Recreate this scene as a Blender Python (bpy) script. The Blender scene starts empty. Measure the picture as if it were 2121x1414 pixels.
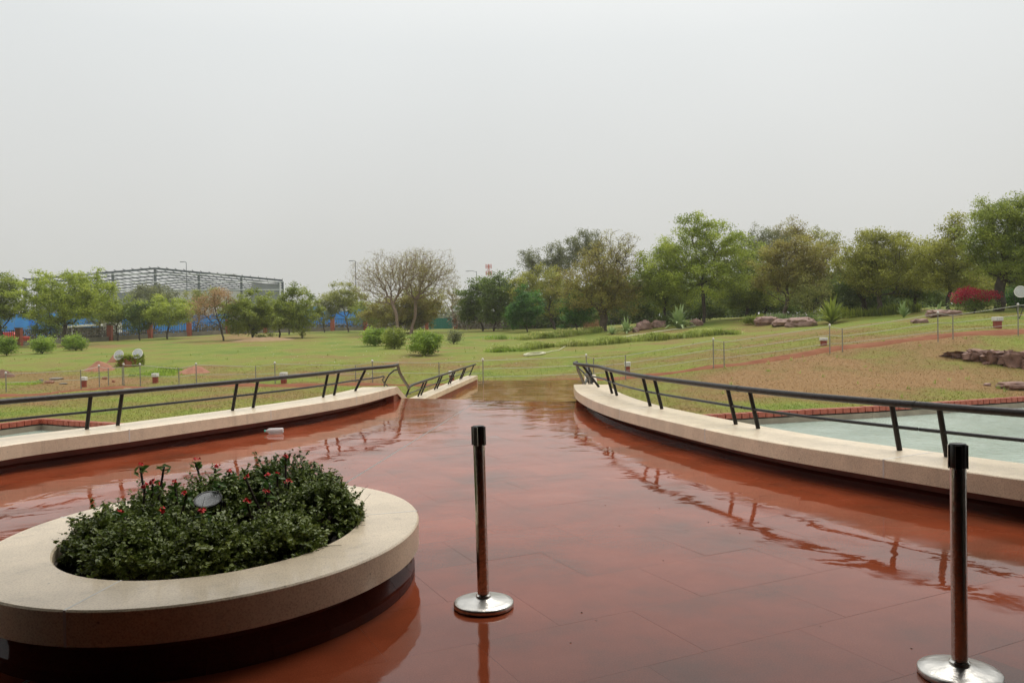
import bpy, math, random
import numpy as np
from mathutils import Vector, Matrix, noise
from mathutils.geometry import delaunay_2d_cdt
rad = math.radians
S = bpy.context.scene
COL = S.collection

# ------------------------------------------------------------------ camera
CAM = Vector((0, 0, 1.5))
RM = (Matrix.Rotation(rad(90 - 0.94), 4, 'X') @ Matrix.Rotation(rad(-1.0), 4, 'Z'))
cd = bpy.data.cameras.new('camera'); cam = bpy.data.objects.new('camera', cd); COL.objects.link(cam)
cam.matrix_world = Matrix.Translation(CAM) @ RM
cd.sensor_width = 36; cd.lens = 28; cd.clip_end = 6000; cd.clip_start = 0.05
S.camera = cam
# ------------------------------------------------------------------ sky: overcast
SUN_EL, SUN_AZ = 58, 200
w = bpy.data.worlds.new('World'); S.world = w; w.use_nodes = True
nt = w.node_tree; nt.nodes.clear()
def N(t, **k):
    n = nt.nodes.new(t)
    for a, b in k.items(): setattr(n, a, b)
    return n
out = N('ShaderNodeOutputWorld'); bg = N('ShaderNodeBackground'); nt.links.new(bg.outputs[0], out.inputs[0])
bg.inputs[1].default_value = 0.1
sky = N('ShaderNodeTexSky', sky_type='NISHITA'); sky.sun_disc = False
sky.sun_elevation = rad(SUN_EL); sky.sun_rotation = rad(SUN_AZ); sky.dust_density = 6; sky.air_density = 1
tc = N('ShaderNodeTexCoord'); sep = N('ShaderNodeSeparateXYZ'); nt.links.new(tc.outputs['Generated'], sep.inputs[0])
ramp = N('ShaderNodeValToRGB'); nt.links.new(sep.outputs[2], ramp.inputs[0])
cr = ramp.color_ramp
cr.elements[0].position = 0.0; cr.elements[0].color = (0.475, 0.477, 0.462, 1)
cr.elements[1].position = 1.0; cr.elements[1].color = (1.42, 1.41, 1.38, 1)
e = cr.elements.new(0.14); e.color = (0.575, 0.578, 0.562, 1)
e = cr.elements.new(0.33); e.color = (0.665, 0.685, 0.68, 1)
nz = N('ShaderNodeTexNoise'); nz.inputs['Scale'].default_value = 1.3; nz.inputs['Detail'].default_value = 3
nt.links.new(tc.outputs['Generated'], nz.inputs['Vector'])
mr = N('ShaderNodeMapRange'); nt.links.new(nz.outputs[0], mr.inputs[0])
mr.inputs[1].default_value = 0.3; mr.inputs[2].default_value = 0.7; mr.inputs[3].default_value = 10.2; mr.inputs[4].default_value = 11.2
vm = N('ShaderNodeVectorMath', operation='SCALE'); nt.links.new(ramp.outputs[0], vm.inputs[0]); nt.links.new(mr.outputs[0], vm.inputs['Scale'])
mx = N('ShaderNodeMixRGB'); mx.inputs[0].default_value = 0.95
nt.links.new(sky.outputs[0], mx.inputs[1]); nt.links.new(vm.outputs[0], mx.inputs[2]); nt.links.new(mx.outputs[0], bg.inputs[0])
# ------------------------------------------------------------------ sun behind the cloud
sl = bpy.data.lights.new('sun', 'SUN'); sl.energy = 1.5; sl.angle = rad(30); sl.color = (1, 0.95, 0.87)
so = bpy.data.objects.new('sun', sl); COL.objects.link(so)
so.rotation_euler = (rad(90 - SUN_EL), 0, rad(180 - SUN_AZ + 0))
# light from ahead-right of the camera, high
so.rotation_euler = Vector((0.25, 0.42, 0.88)).to_track_quat('Z', 'Y').to_euler()
sky.sun_rotation = math.atan2(0.25, 0.42)
S.view_settings.view_transform = 'Standard'; S.view_settings.look = 'None'
S.view_settings.exposure = 0.14; S.view_settings.gamma = 1; S.view_settings.use_curve_mapping = False
S.render.engine = 'CYCLES'
S.cycles.max_bounces = 6; S.cycles.volume_bounces = 1; S.cycles.transparent_max_bounces = 8

# ------------------------------------------------------------------ helpers
FX = 28 / 36 * 2121
R3 = RM.to_3x3()
def ray(px, py): return R3 @ Vector(((px - 1060.5) / FX, (707 - py) / FX, -1))
def onz(px, py, z):
    d = ray(px, py); return CAM + d * ((z - CAM.z) / d.z)
def aty(px, py, Y):
    d = ray(px, py); return CAM + d * (Y / d.y)

def wloc(o):
    l = Vector((0, 0, 0))
    while o is not None: l += o.location; o = o.parent
    return l
def tag(o, label=None, cat=None, group=None, kind=None):
    if label: o['label'] = label
    if cat: o['category'] = cat
    if group: o['group'] = group
    if kind: o['kind'] = kind
    return o
def thing(name, label, cat, loc=(0, 0, 0), group=None):
    o = bpy.data.objects.new(name, None); COL.objects.link(o); o.location = loc; o.empty_display_size = 0.1
    return tag(o, label, cat, group)
def link(name, me, mat, parent=None):
    o = bpy.data.objects.new(name, me); COL.objects.link(o)
    if mat is not None: me.materials.append(mat)
    if parent is not None: o.parent = parent
    return o
class MB:
    def __init__(s): s.v = []; s.f = []
    def add(s, v, f):
        n = len(s.v); s.v += [tuple(p) for p in v]; s.f += [tuple(i + n for i in q) for q in f]; return s
    def box(s, c, d, rz=0, rx=0, ry=0):
        M = Matrix.Rotation(rz, 3, 'Z') @ Matrix.Rotation(ry, 3, 'Y') @ Matrix.Rotation(rx, 3, 'X')
        v = [Vector(c) + M @ Vector((x * d[0] / 2, y * d[1] / 2, z * d[2] / 2)) for x in (-1, 1) for y in (-1, 1) for z in (-1, 1)]
        return s.add(v, [(0, 1, 3, 2), (4, 6, 7, 5), (0, 4, 5, 1), (2, 3, 7, 6), (0, 2, 6, 4), (1, 5, 7, 3)])
    def beam(s, a, b, t, h=None):
        a = Vector(a); b = Vector(b); h = h or t
        d = (b - a).normalized(); u = d.cross(Vector((0, 0, 1)))
        if u.length < 1e-3: u = Vector((1, 0, 0))
        u.normalize(); q = u.cross(d)
        v = [p + u * (i * t / 2) + q * (j * h / 2) for p in (a, b) for i, j in ((-1, -1), (1, -1), (1, 1), (-1, 1))]
        return s.add(v, [(3, 2, 1, 0), (4, 5, 6, 7), (0, 1, 5, 4), (1, 2, 6, 5), (2, 3, 7, 6), (3, 0, 4, 7)])
    def tube(s, pts, r, n=10, caps=True):
        pts = [Vector(p) for p in pts]; m = len(pts)
        rr = r if hasattr(r, '__len__') else [r] * m
        t = [(pts[min(i + 1, m - 1)] - pts[max(i - 1, 0)]).normalized() for i in range(m)]
        u = t[0].cross(Vector((0, 0, 1)))
        if u.length < 1e-3: u = Vector((1, 0, 0))
        u.normalize(); v = []
        for i in range(m):
            u = (u - t[i] * u.dot(t[i])).normalized(); q = t[i].cross(u)
            for k in range(n):
                a = 2 * math.pi * k / n; v.append(pts[i] + (u * math.cos(a) + q * math.sin(a)) * rr[i])
        f = [(i * n + k, i * n + (k + 1) % n, (i + 1) * n + (k + 1) % n, (i + 1) * n + k) for i in range(m - 1) for k in range(n)]
        if caps: f += [tuple(range(n))[::-1], tuple(range((m - 1) * n, m * n))]
        return s.add(v, f)
    def lathe(s, prof, n=32, c=(0, 0, 0), M=None):
        c = Vector(c); M = M or Matrix.Identity(3); v = []; m = len(prof)
        for (r, z) in prof:
            for k in range(n):
                a = 2 * math.pi * k / n; v.append(c + M @ Vector((r * math.cos(a), r * math.sin(a), z)))
        f = [(i * n + k, i * n + (k + 1) % n, (i + 1) * n + (k + 1) % n, (i + 1) * n + k) for i in range(m - 1) for k in range(n)]
        if prof[0][0] > 0: f.append(tuple(range(n))[::-1])
        if prof[-1][0] > 0: f.append(tuple(range((m - 1) * n, m * n)))
        return s.add(v, f)
    def build(s, name, mat, parent=None, smooth=False, bevel=0):
        L = wloc(parent) if parent else Vector((0, 0, 0))
        me = bpy.data.meshes.new(name); me.from_pydata([(p[0] - L.x, p[1] - L.y, p[2] - L.z) for p in s.v], [], s.f); me.update()
        if smooth:
            me.polygons.foreach_set('use_smooth', [True] * len(me.polygons))
            me.set_sharp_from_angle(angle=rad(40))
        o = link(name, me, mat, parent)
        if bevel:
            b = o.modifiers.new('bevel', 'BEVEL'); b.width = bevel; b.segments = 2; b.limit_method = 'ANGLE'; b.angle_limit = rad(50)
        return o
def np_obj(name, V, Q, mat, parent=None, smooth=False, L=None):
    if L is None: L = wloc(parent) if parent else Vector((0, 0, 0))
    V = np.asarray(V, dtype=np.float32) - np.array(L, dtype=np.float32); Q = np.asarray(Q, dtype=np.int32)
    me = bpy.data.meshes.new(name); m, k = Q.shape
    me.vertices.add(len(V)); me.vertices.foreach_set('co', V.ravel())
    me.loops.add(m * k); me.loops.foreach_set('vertex_index', Q.ravel())
    me.polygons.add(m); me.polygons.foreach_set('loop_start', np.arange(0, m * k, k, dtype=np.int32))
    if smooth: me.polygons.foreach_set('use_smooth', np.ones(m, dtype=bool))
    me.update(calc_edges=True)
    return link(name, me, mat, parent)

# ------------------------------------------------------------------ materials
def newmat(name):
    m = bpy.data.materials.new(name); m.use_nodes = True; return m, m.node_tree, m.node_tree.nodes['Principled BSDF']
def mat(name, c1, c2=None, scale=3.0, rough=0.6, bump=0.0, bscale=None, spec=0.5, metal=0.0, detail=6, coat=0.0, c3=None):
    m, t, b = newmat(name); n = t.nodes; l = t.links
    g = n.new('ShaderNodeNewGeometry')
    b.inputs['Roughness'].default_value = rough; b.inputs['Metallic'].default_value = metal
    b.inputs['Specular IOR Level'].default_value = spec
    if coat: b.inputs['Coat Weight'].default_value = coat; b.inputs['Coat Roughness'].default_value = 0.06; b.inputs['Coat IOR'].default_value = 1.33
    b.inputs['Base Color'].default_value = (*c1, 1)
    if c2:
        z = n.new('ShaderNodeTexNoise'); z.inputs['Scale'].default_value = scale; z.inputs['Detail'].default_value = detail; z.inputs['Roughness'].default_value = 0.65
        l.new(g.outputs['Position'], z.inputs['Vector'])
        r = n.new('ShaderNodeValToRGB'); r.color_ramp.elements[0].position = 0.33; r.color_ramp.elements[1].position = 0.67
        r.color_ramp.elements[0].color = (*c1, 1); r.color_ramp.elements[1].color = (*c2, 1)
        if c3:
            e = r.color_ramp.elements.new(0.5); e.color = (*c3, 1)
        l.new(z.outputs[0], r.inputs[0]); l.new(r.outputs[0], b.inputs['Base Color'])
    if bump:
        z = n.new('ShaderNodeTexNoise'); z.inputs['Scale'].default_value = bscale or scale * 6; z.inputs['Detail'].default_value = 5
        l.new(g.outputs['Position'], z.inputs['Vector'])
        u = n.new('ShaderNodeBump'); u.inputs['Strength'].default_value = min(1, bump); u.inputs['Distance'].default_value = 0.02
        l.new(z.outputs[0], u.inputs['Height']); l.new(u.outputs[0], b.inputs['Normal'])
    return m
def leafmat(name, a, bcol, c, trans=0.35, rough=0.5):
    trans = max(trans, .42) if trans >= .35 else trans
    """foliage: colour differs leaf by leaf and clump by clump"""
    m, t, b = newmat(name); n = t.nodes; l = t.links
    g = n.new('ShaderNodeNewGeometry')
    r = n.new('ShaderNodeValToRGB')
    el = r.color_ramp.elements
    el[0].position = 0.1; el[0].color = (*a, 1); el[1].position = 0.95; el[1].color = (*c, 1)
    e = el.new(0.5); e.color = (*bcol, 1)
    z = n.new('ShaderNodeTexNoise'); z.inputs['Scale'].default_value = 0.7; z.inputs['Detail'].default_value = 3
    l.new(g.outputs['Position'], z.inputs['Vector'])
    ma = n.new('ShaderNodeMath'); ma.operation = 'MULTIPLY_ADD'; ma.inputs[1].default_value = 1.9; ma.inputs[2].default_value = -0.75
    l.new(z.outputs[0], ma.inputs[0])
    mb = n.new('ShaderNodeMath'); mb.operation = 'MULTIPLY_ADD'; mb.inputs[1].default_value = 0.45
    l.new(g.outputs['Random Per Island'], mb.inputs[0]); l.new(ma.outputs[0], mb.inputs[2])
    l.new(mb.outputs[0], r.inputs[0]); l.new(r.outputs[0], b.inputs['Base Color'])
    b.inputs['Roughness'].default_value = rough; b.inputs['Specular IOR Level'].default_value = 0.3
    tr = n.new('ShaderNodeBsdfTranslucent'); l.new(r.outputs[0], tr.inputs[0])
    ms = n.new('ShaderNodeMixShader'); ms.inputs[0].default_value = trans
    l.new(b.outputs[0], ms.inputs[1]); l.new(tr.outputs[0], ms.inputs[2])
    l.new(ms.outputs[0], n['Material Output'].inputs[0])
    return m

def wet_stone(name, cols, coat_rough=0.012, wave=0.006):
    """wet polished red sandstone: coloured stone under a thin film of rain water"""
    m, t, b = newmat(name); n = t.nodes; l = t.links
    g = n.new('ShaderNodeNewGeometry'); oi = n.new('ShaderNodeObjectInfo')
    z = n.new('ShaderNodeTexNoise'); z.inputs['Scale'].default_value = 1.1; z.inputs['Detail'].default_value = 8; z.inputs['Roughness'].default_value = 0.6
    l.new(g.outputs['Position'], z.inputs['Vector'])
    a = n.new('ShaderNodeMath'); a.operation = 'MULTIPLY_ADD'; a.inputs[1].default_value = 0.22
    l.new(oi.outputs['Random'], a.inputs[0]); 
    a2 = n.new('ShaderNodeMath'); a2.operation = 'MULTIPLY_ADD'; a2.inputs[1].default_value = 1.6; a2.inputs[2].default_value = -0.42
    l.new(z.outputs[0], a2.inputs[0]); l.new(a2.outputs[0], a.inputs[2])
    r = n.new('ShaderNodeValToRGB'); el = r.color_ramp.elements
    el[0].position = 0.15; el[0].color = (*cols[0], 1); el[1].position = 0.9; el[1].color = (*cols[2], 1)
    e = el.new(0.5); e.color = (*cols[1], 1)
    l.new(a.outputs[0], r.inputs[0])
    # fine sand grain
    z2 = n.new('ShaderNodeTexNoise'); z2.inputs['Scale'].default_value = 140; z2.inputs['Detail'].default_value = 2
    l.new(g.outputs['Position'], z2.inputs['Vector'])
    mr = n.new('ShaderNodeMapRange'); mr.inputs[1].default_value = 0.3; mr.inputs[2].default_value = 0.7; mr.inputs[3].default_value = 0.82; mr.inputs[4].default_value = 1.15
    l.new(z2.outputs[0], mr.inputs[0])
    vs = n.new('ShaderNodeVectorMath'); vs.operation = 'SCALE'; l.new(r.outputs[0], vs.inputs[0]); l.new(mr.outputs[0], vs.inputs['Scale'])
    l.new(vs.outputs[0], b.inputs['Base Color'])
    b.inputs['Roughness'].default_value = 0.55; b.inputs['Specular IOR Level'].default_value = 0.0
    b.inputs['Coat Weight'].default_value = 1; b.inputs['Coat IOR'].default_value = 1.385
    # film thickness: mostly smooth, a few duller patches
    z3 = n.new('ShaderNodeTexNoise'); z3.inputs['Scale'].default_value = 2.3; z3.inputs['Detail'].default_value = 5
    l.new(g.outputs['Position'], z3.inputs['Vector'])
    m3 = n.new('ShaderNodeMapRange'); m3.inputs[1].default_value = 0.47; m3.inputs[2].default_value = 0.66; m3.inputs[3].default_value = coat_rough; m3.inputs[4].default_value = coat_rough + 0.11
    l.new(z3.outputs[0], m3.inputs[0]); l.new(m3.outputs[0], b.inputs['Coat Roughness'])
    z4 = n.new('ShaderNodeTexNoise'); z4.inputs['Scale'].default_value = 1.7; z4.inputs['Detail'].default_value = 2.5; z4.inputs['Distortion'].default_value = 0.6
    l.new(g.outputs['Position'], z4.inputs['Vector'])
    bu = n.new('ShaderNodeBump'); bu.inputs['Strength'].default_value = 1; bu.inputs['Distance'].default_value = wave
    l.new(z4.outputs[0], bu.inputs['Height'])
    z5 = n.new('ShaderNodeTexNoise'); z5.inputs['Scale'].default_value = 26; z5.inputs['Detail'].default_value = 2
    l.new(g.outputs['Position'], z5.inputs['Vector'])
    bu2 = n.new('ShaderNodeBump'); bu2.inputs['Strength'].default_value = 1; bu2.inputs['Distance'].default_value = wave * 0.028
    l.new(z5.outputs[0], bu2.inputs['Height']); l.new(bu.outputs[0], bu2.inputs['Normal'])
    l.new(bu2.outputs[0], b.inputs['Coat Normal'])
    return m
RED = [(0.14, 0.044, 0.022), (0.245, 0.054, 0.022), (0.33, 0.080, 0.036)]
M_floor = wet_stone('wet_red_sandstone', RED)
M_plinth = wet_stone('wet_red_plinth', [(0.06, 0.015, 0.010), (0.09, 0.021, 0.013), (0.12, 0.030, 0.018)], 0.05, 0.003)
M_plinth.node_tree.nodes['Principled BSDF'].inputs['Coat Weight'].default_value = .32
M_step = wet_stone('wet_step_stone', [(0.24, 0.12, 0.04), (0.32, 0.17, 0.055), (0.38, 0.22, 0.08)], 0.05, 0.004)
M_grout = mat('grey_grout', (0.11, 0.032, 0.018), (0.16, 0.05, 0.03), 8, 0.3, coat=1.0)
M_exp = mat('expansion_joint', (0.12, 0.115, 0.10), (0.2, 0.18, 0.155), 14, 0.45, coat=0.4)
def coping_mat():
    m, t, b = newmat('cream_granite'); n = t.nodes; l = t.links
    g = n.new('ShaderNodeNewGeometry'); oi = n.new('ShaderNodeObjectInfo')
    z = n.new('ShaderNodeTexNoise'); z.inputs['Scale'].default_value = 110; z.inputs['Detail'].default_value = 3; l.new(g.outputs['Position'], z.inputs['Vector'])
    r = n.new('ShaderNodeValToRGB'); el = r.color_ramp.elements
    el[0].position = 0.30; el[0].color = (0.60, 0.475, 0.33, 1); el[1].position = 0.55; el[1].color = (0.82, 0.69, 0.505, 1)
    l.new(z.outputs[0], r.inputs[0])
    z2 = n.new('ShaderNodeTexNoise'); z2.inputs['Scale'].default_value = 3.2; z2.inputs['Detail'].default_value = 7; z2.inputs['Roughness'].default_value = 0.7; l.new(g.outputs['Position'], z2.inputs['Vector'])
    mp = n.new('ShaderNodeMapRange'); mp.inputs[1].default_value = 0.35; mp.inputs[2].default_value = 0.7; mp.inputs[3].default_value = 0.86; mp.inputs[4].default_value = 1.08
    l.new(z2.outputs[0], mp.inputs[0])
    # streaks of rain dirt, running down
    sx = n.new('ShaderNodeMapping'); sx.inputs['Scale'].default_value = (9, 9, 0.6); l.new(g.outputs['Position'], sx.inputs[0])
    z3 = n.new('ShaderNodeTexNoise'); z3.inputs['Scale'].default_value = 1; z3.inputs['Detail'].default_value = 4; l.new(sx.outputs[0], z3.inputs['Vector'])
    m3 = n.new('ShaderNodeMapRange'); m3.inputs[1].default_value = 0.58; m3.inputs[2].default_value = 0.78; m3.inputs[3].default_value = 1.0; m3.inputs[4].default_value = 0.78
    l.new(z3.outputs[0], m3.inputs[0])
    mu = n.new('ShaderNodeMath'); mu.operation = 'MULTIPLY'; l.new(mp.outputs[0], mu.inputs[0]); l.new(m3.outputs[0], mu.inputs[1])
    # sparse dark specks
    vo = n.new('ShaderNodeTexVoronoi'); vo.inputs['Scale'].default_value = 9; l.new(g.outputs['Position'], vo.inputs['Vector'])
    ms = n.new('ShaderNodeMapRange'); ms.inputs[1].default_value = 0.03; ms.inputs[2].default_value = 0.075; ms.inputs[3].default_value = 0.55; ms.inputs[4].default_value = 1
    l.new(vo.outputs['Distance'], ms.inputs[0])
    mu2 = n.new('ShaderNodeMath'); mu2.operation = 'MULTIPLY'; l.new(mu.outputs[0], mu2.inputs[0]); l.new(ms.outputs[0], mu2.inputs[1])
    ro = n.new('ShaderNodeMapRange'); ro.inputs[3].default_value = 0.93; ro.inputs[4].default_value = 1.05; l.new(oi.outputs['Random'], ro.inputs[0])
    mu3 = n.new('ShaderNodeMath'); mu3.operation = 'MULTIPLY'; l.new(mu2.outputs[0], mu3.inputs[0]); l.new(ro.outputs[0], mu3.inputs[1])
    vs = n.new('ShaderNodeVectorMath'); vs.operation = 'SCALE'; l.new(r.outputs[0], vs.inputs[0]); l.new(mu3.outputs[0], vs.inputs['Scale'])
    l.new(vs.outputs[0], b.inputs['Base Color'])
    b.inputs['Roughness'].default_value = 0.5; b.inputs['Coat Weight'].default_value = 0.45; b.inputs['Coat Roughness'].default_value = 0.12; b.inputs['Coat IOR'].default_value = 1.33
    bu = n.new('ShaderNodeBump'); bu.inputs['Strength'].default_value = 0.25; bu.inputs['Distance'].default_value = 0.003; l.new(z.outputs[0], bu.inputs['Height']); l.new(bu.outputs[0], b.inputs['Normal'])
    return m
M_cop = coping_mat()
M_cgrout = mat('white_grout', (0.72, 0.70, 0.66), (0.6, 0.57, 0.52), 10, 0.5)
M_wallred = mat('red_sandstone_wall', (0.22, 0.055, 0.03), (0.34, 0.10, 0.055), 2.5, 0.45, bump=.2, bscale=40)
M_rail = mat('black_painted_steel', (0.008, 0.007, 0.007), (0.014, 0.012, 0.011), 30, 0.38, spec=0.25, bump=0.15, bscale=60, coat=0.12)
M_railw = mat('worn_rail_paint', (0.010, 0.008, 0.007), (0.026, 0.020, 0.017), 12, 0.42, spec=0.28, bump=0.2, bscale=50, coat=0.12)
M_steel = mat('brushed_stainless', (0.50, 0.48, 0.45), (0.62, 0.60, 0.56), 20, 0.2, metal=1.0, bump=0.08, bscale=40)
M_disc = mat('satin_stainless_disc', (0.52, 0.51, 0.48), (0.68, 0.66, 0.62), 14, 0.34, metal=1.0, bump=0.25, bscale=18)
M_blackp = mat('black_plastic', (0.012, 0.012, 0.012), rough=0.4)
M_brick = mat('red_brick', (0.30, 0.055, 0.028), (0.42, 0.10, 0.055), 9, 0.5, bump=0.4, bscale=50, coat=0.4)
M_poolwall = mat('cream_pool_wall', (0.36, 0.30, 0.22), (0.24, 0.20, 0.15), 2.5, 0.6)
M_porch = mat('dark_shade_surface', (0.022, 0.019, 0.016), (0.035, 0.031, 0.026), 2, 0.8)  # kept very dark so the unseen porch returns little light
M_soil = mat('dark_wet_soil', (0.012, 0.009, 0.006), (0.035, 0.024, 0.016), 22, 0.8, bump=1, bscale=60)
M_bark = mat('dark_wet_bark', (0.035, 0.026, 0.019), (0.085, 0.062, 0.045), 6, 0.8, bump=0.6, bscale=20)
M_bark2 = mat('grey_brown_bark', (0.075, 0.055, 0.04), (0.15, 0.11, 0.08), 6, 0.8, bump=0.6, bscale=20)
M_barkp = mat('pale_bare_bark', (0.17, 0.115, 0.085), (0.29, 0.205, 0.155), 6, 0.8)
M_rock = mat('pink_brown_rock', (0.16, 0.095, 0.075), (0.33, 0.215, 0.175), 3.5, 0.7, bump=0.9, bscale=14, c3=(0.25, 0.15, 0.12))
M_rockd = mat('dark_brown_rock', (0.10, 0.045, 0.032), (0.24, 0.13, 0.09), 3.5, 0.7, bump=0.9, bscale=14)
M_redsoil = mat('red_soil_heap', (0.25, 0.105, 0.06), (0.36, 0.17, 0.105), 5, 0.9, bump=1, bscale=20)
M_hose = mat('pale_hose', (0.62, 0.60, 0.42), rough=0.4)
M_post = mat('galvanised_post', (0.15, 0.14, 0.12), (0.27, 0.25, 0.21), 10, 0.5)
M_wire = mat('pale_wire', (0.42, 0.42, 0.36), rough=0.5)
M_white = mat('white_paint', (0.72, 0.71, 0.67), (0.6, 0.58, 0.54), 6, 0.4)
M_boll = mat('dark_red_paint', (0.27, 0.045, 0.028), (0.2, 0.035, 0.022), 6, 0.4)
M_metalg = mat('grey_steel_frame', (0.05, 0.065, 0.08), (0.085, 0.105, 0.125), 0.3, 0.5)
M_girt = mat('pale_galvanised_girt', (0.55, 0.58, 0.6), rough=0.5)
M_blue = mat('blue_sheet', (0.015, 0.19, 0.62), (0.03, 0.28, 0.72), 0.5, 0.5)
M_bluegrey = mat('far_grey_sheet', (0.16, 0.18, 0.2), (0.24, 0.26, 0.28), 0.2, 0.6)
M_conc = mat('grey_concrete', (0.14, 0.125, 0.10), (0.24, 0.21, 0.17), 1.2, 0.8)
M_pillar = mat('pillar_brick_red', (0.33, 0.085, 0.05), (0.24, 0.06, 0.038), 3, 0.7)
M_gate = mat('green_gate_sheet', (0.012, 0.14, 0.105), (0.018, 0.17, 0.13), 1, 0.5)
M_glass = mat('lamp_reflector', (0.86, 0.88, 0.9), rough=0.4, metal=0.25)
M_lamph = mat('lamp_housing', (0.03, 0.03, 0.03), rough=0.4)
LEAF = dict(
    bright=leafmat('bright_neem_leaves', (0.190, 0.241, 0.034), (0.370, 0.448, 0.062), (0.582, 0.620, 0.123)),
    mid=leafmat('mid_green_leaves', (0.138, 0.184, 0.030), (0.282, 0.339, 0.052), (0.471, 0.523, 0.103)),
    olive=leafmat('olive_leaves', (0.190, 0.196, 0.034), (0.356, 0.362, 0.063), (0.517, 0.523, 0.115)),
    rust=leafmat('rusty_olive_leaves', (0.202, 0.162, 0.047), (0.336, 0.302, 0.073), (0.459, 0.448, 0.112)),
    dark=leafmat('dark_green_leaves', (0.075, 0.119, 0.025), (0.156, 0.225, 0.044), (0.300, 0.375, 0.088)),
    deep=leafmat('deep_blue_green_leaves', (0.042, 0.120, 0.024), (0.090, 0.222, 0.041), (0.204, 0.372, 0.072)),
    yellow=leafmat('yellow_green_leaves', (0.191, 0.212, 0.055), (0.341, 0.362, 0.092), (0.491, 0.478, 0.164)),
    grey=leafmat('grey_green_leaves', (.14,.155,.07), (.22,.24,.105), (.32,.33,.16)),
    orange=leafmat('dry_orange_leaves', (0.227, 0.185, 0.071), (0.454, 0.270, 0.142), (0.567, 0.412, 0.227)),
    lush=leafmat('lush_bush_leaves', (0.15, 0.23, 0.03), (0.29, 0.41, 0.055), (0.46, 0.57, 0.11)),
    pink=leafmat('pink_bracts', (0.272, 0.012, 0.028), (0.448, 0.024, 0.056), (0.560, 0.056, 0.096)),
    planter=leafmat('planter_leaves', (0.07, 0.105, 0.024), (0.15, 0.205, 0.042), (0.30, 0.36, 0.09), 0.2, 0.35),
    strap=leafmat('strap_leaves', (0.16, 0.24, 0.08), (0.28, 0.38, 0.14), (0.48, 0.56, 0.32), 0.25),
    canna=leafmat('bed_leaves', (0.26, 0.32, 0.07), (0.42, 0.48, 0.12), (0.6, 0.6, 0.26), 0.3),
    thicket=leafmat('brown_thicket', (0.058, 0.046, 0.029), (0.104, 0.081, 0.046), (0.156, 0.130, 0.065), 0.2),
    grass=leafmat('grass_blades', (0.13, 0.15, 0.045), (0.20, 0.215, 0.06), (0.30, 0.30, 0.10), 0.3),
    grassdry=leafmat('dry_grass_blades', (0.16, 0.12, 0.052), (0.26, 0.20, 0.08), (0.36, 0.30, 0.12), 0.3),
)

# ------------------------------------------------------------------ terrain shape
cols = {
    0: [(817, 34), (775, 44), (745, 58), (722, 80), (715, 92)],
    228: [(805, 35), (775, 42), (745, 52), (722, 72), (706, 100)],
    470: [(799, 35), (770, 42), (740, 52), (715, 72), (692, 112)],
    760: [(799, 34.5), (770, 41), (740, 50), (712, 70), (684, 120)],
    1000: [(797, 34), (770, 40), (740, 49), (712, 68), (690, 90), (682, 118)],
    1200: [(792, 34), (765, 39), (735, 47), (705, 64), (685, 85), (678, 110)],
    1450: [(815, 27), (768, 33), (735, 40), (710, 48), (690, 58), (666, 72), (660, 100)],
    1700: [(800, 27), (726, 34), (700, 42), (678, 55), (655, 66), (650, 95)],
    1900: [(800, 26.8), (760, 30), (703, 34), (675, 42), (650, 55), (640, 80)],
    2121: [(790, 27.6), (740, 30.5), (683, 34), (655, 42), (635, 52), (625, 80)],
}
WC = [aty(px, py, Y) for px, L in cols.items() for (py, Y) in L]
RIMZ = -1.0
rimR = [onz(1440, 868, RIMZ), onz(1480, 864.5, RIMZ), onz(1800, 848, RIMZ), onz(2121, 827, RIMZ)]
rimL = [onz(0, 884, RIMZ), onz(88, 872.5, RIMZ), onz(210, 881, RIMZ)]
dr = (rimR[3] - rimR[1]).normalized()
rimR = [Vector((2.7, 20.6, RIMZ)), rimR[1], rimR[2], rimR[3], rimR[3] + dr * 14]
dl = (rimL[2] - rimL[1]).normalized()
rimL = [rimL[1] + (rimL[0] - rimL[1]).normalized() * 16, rimL[1], rimL[2], rimL[1] + dl * 9.6]
WC += [Vector((p.x, p.y, RIMZ)) for p in rimR + rimL]
WC += [rimR[i].lerp(rimR[i + 1], .5) for i in range(4)]
WC += [Vector(p) for p in [(-25, 5, -1), (25, 5, -.8), (-10, -30, -1), (10, -30, -1), (-32, 22, -1), (0, 25, -.95), (-3, 21, -1), (3, 22, -.98), (-2.2, 31, -.85), (3.2, 31, -.8), (0.5, 33, -.8),
        (-150, 150, 1), (150, 150, 4), (-300, 400, 1), (0, 400, 1.2), (300, 400, 1.5), (0, 1200, 1), (-1000, 800, 1), (1000, 800, 1), (-900, -1000, 0), (900, -1000, 0), (-60, 50, -.6), (60, 50, 3), (-22, 34, -.95)]]
_A = np.array([[p.x, p.y, p.z] for p in WC])
_K = np.sqrt(((_A[:, None, :2] - _A[None, :, :2]) ** 2).sum(-1) + 4.0)
_n = len(_A)
_Mx = np.zeros((_n + 1, _n + 1)); _Mx[:_n, :_n] = _K; _Mx[:_n, _n] = 1; _Mx[_n, :_n] = 1
_Mx[:_n, :_n] -= np.eye(_n) * 0.6
_W = np.linalg.solve(_Mx, np.append(_A[:, 2], 0))
def Tn(x, y):
    x = np.atleast_1d(x); y = np.atleast_1d(y)
    k = np.sqrt((x[:, None] - _A[None, :, 0]) ** 2 + (y[:, None] - _A[None, :, 1]) ** 2 + 4.0)
    z = k @ _W[:_n] + _W[_n]
    a = np.clip((y - 24) / 10, 0, 1) * np.clip(1 - (y - 150) / 100, 0, 1)
    return z + a * 0.05 * (np.sin(x * .9 + y * .5) * np.sin(y * .8 - x * .3) + .6 * np.sin(x * 2.3 + 1) * np.sin(y * 1.9))
def T(x, y): return float(Tn(x, y)[0])
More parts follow.
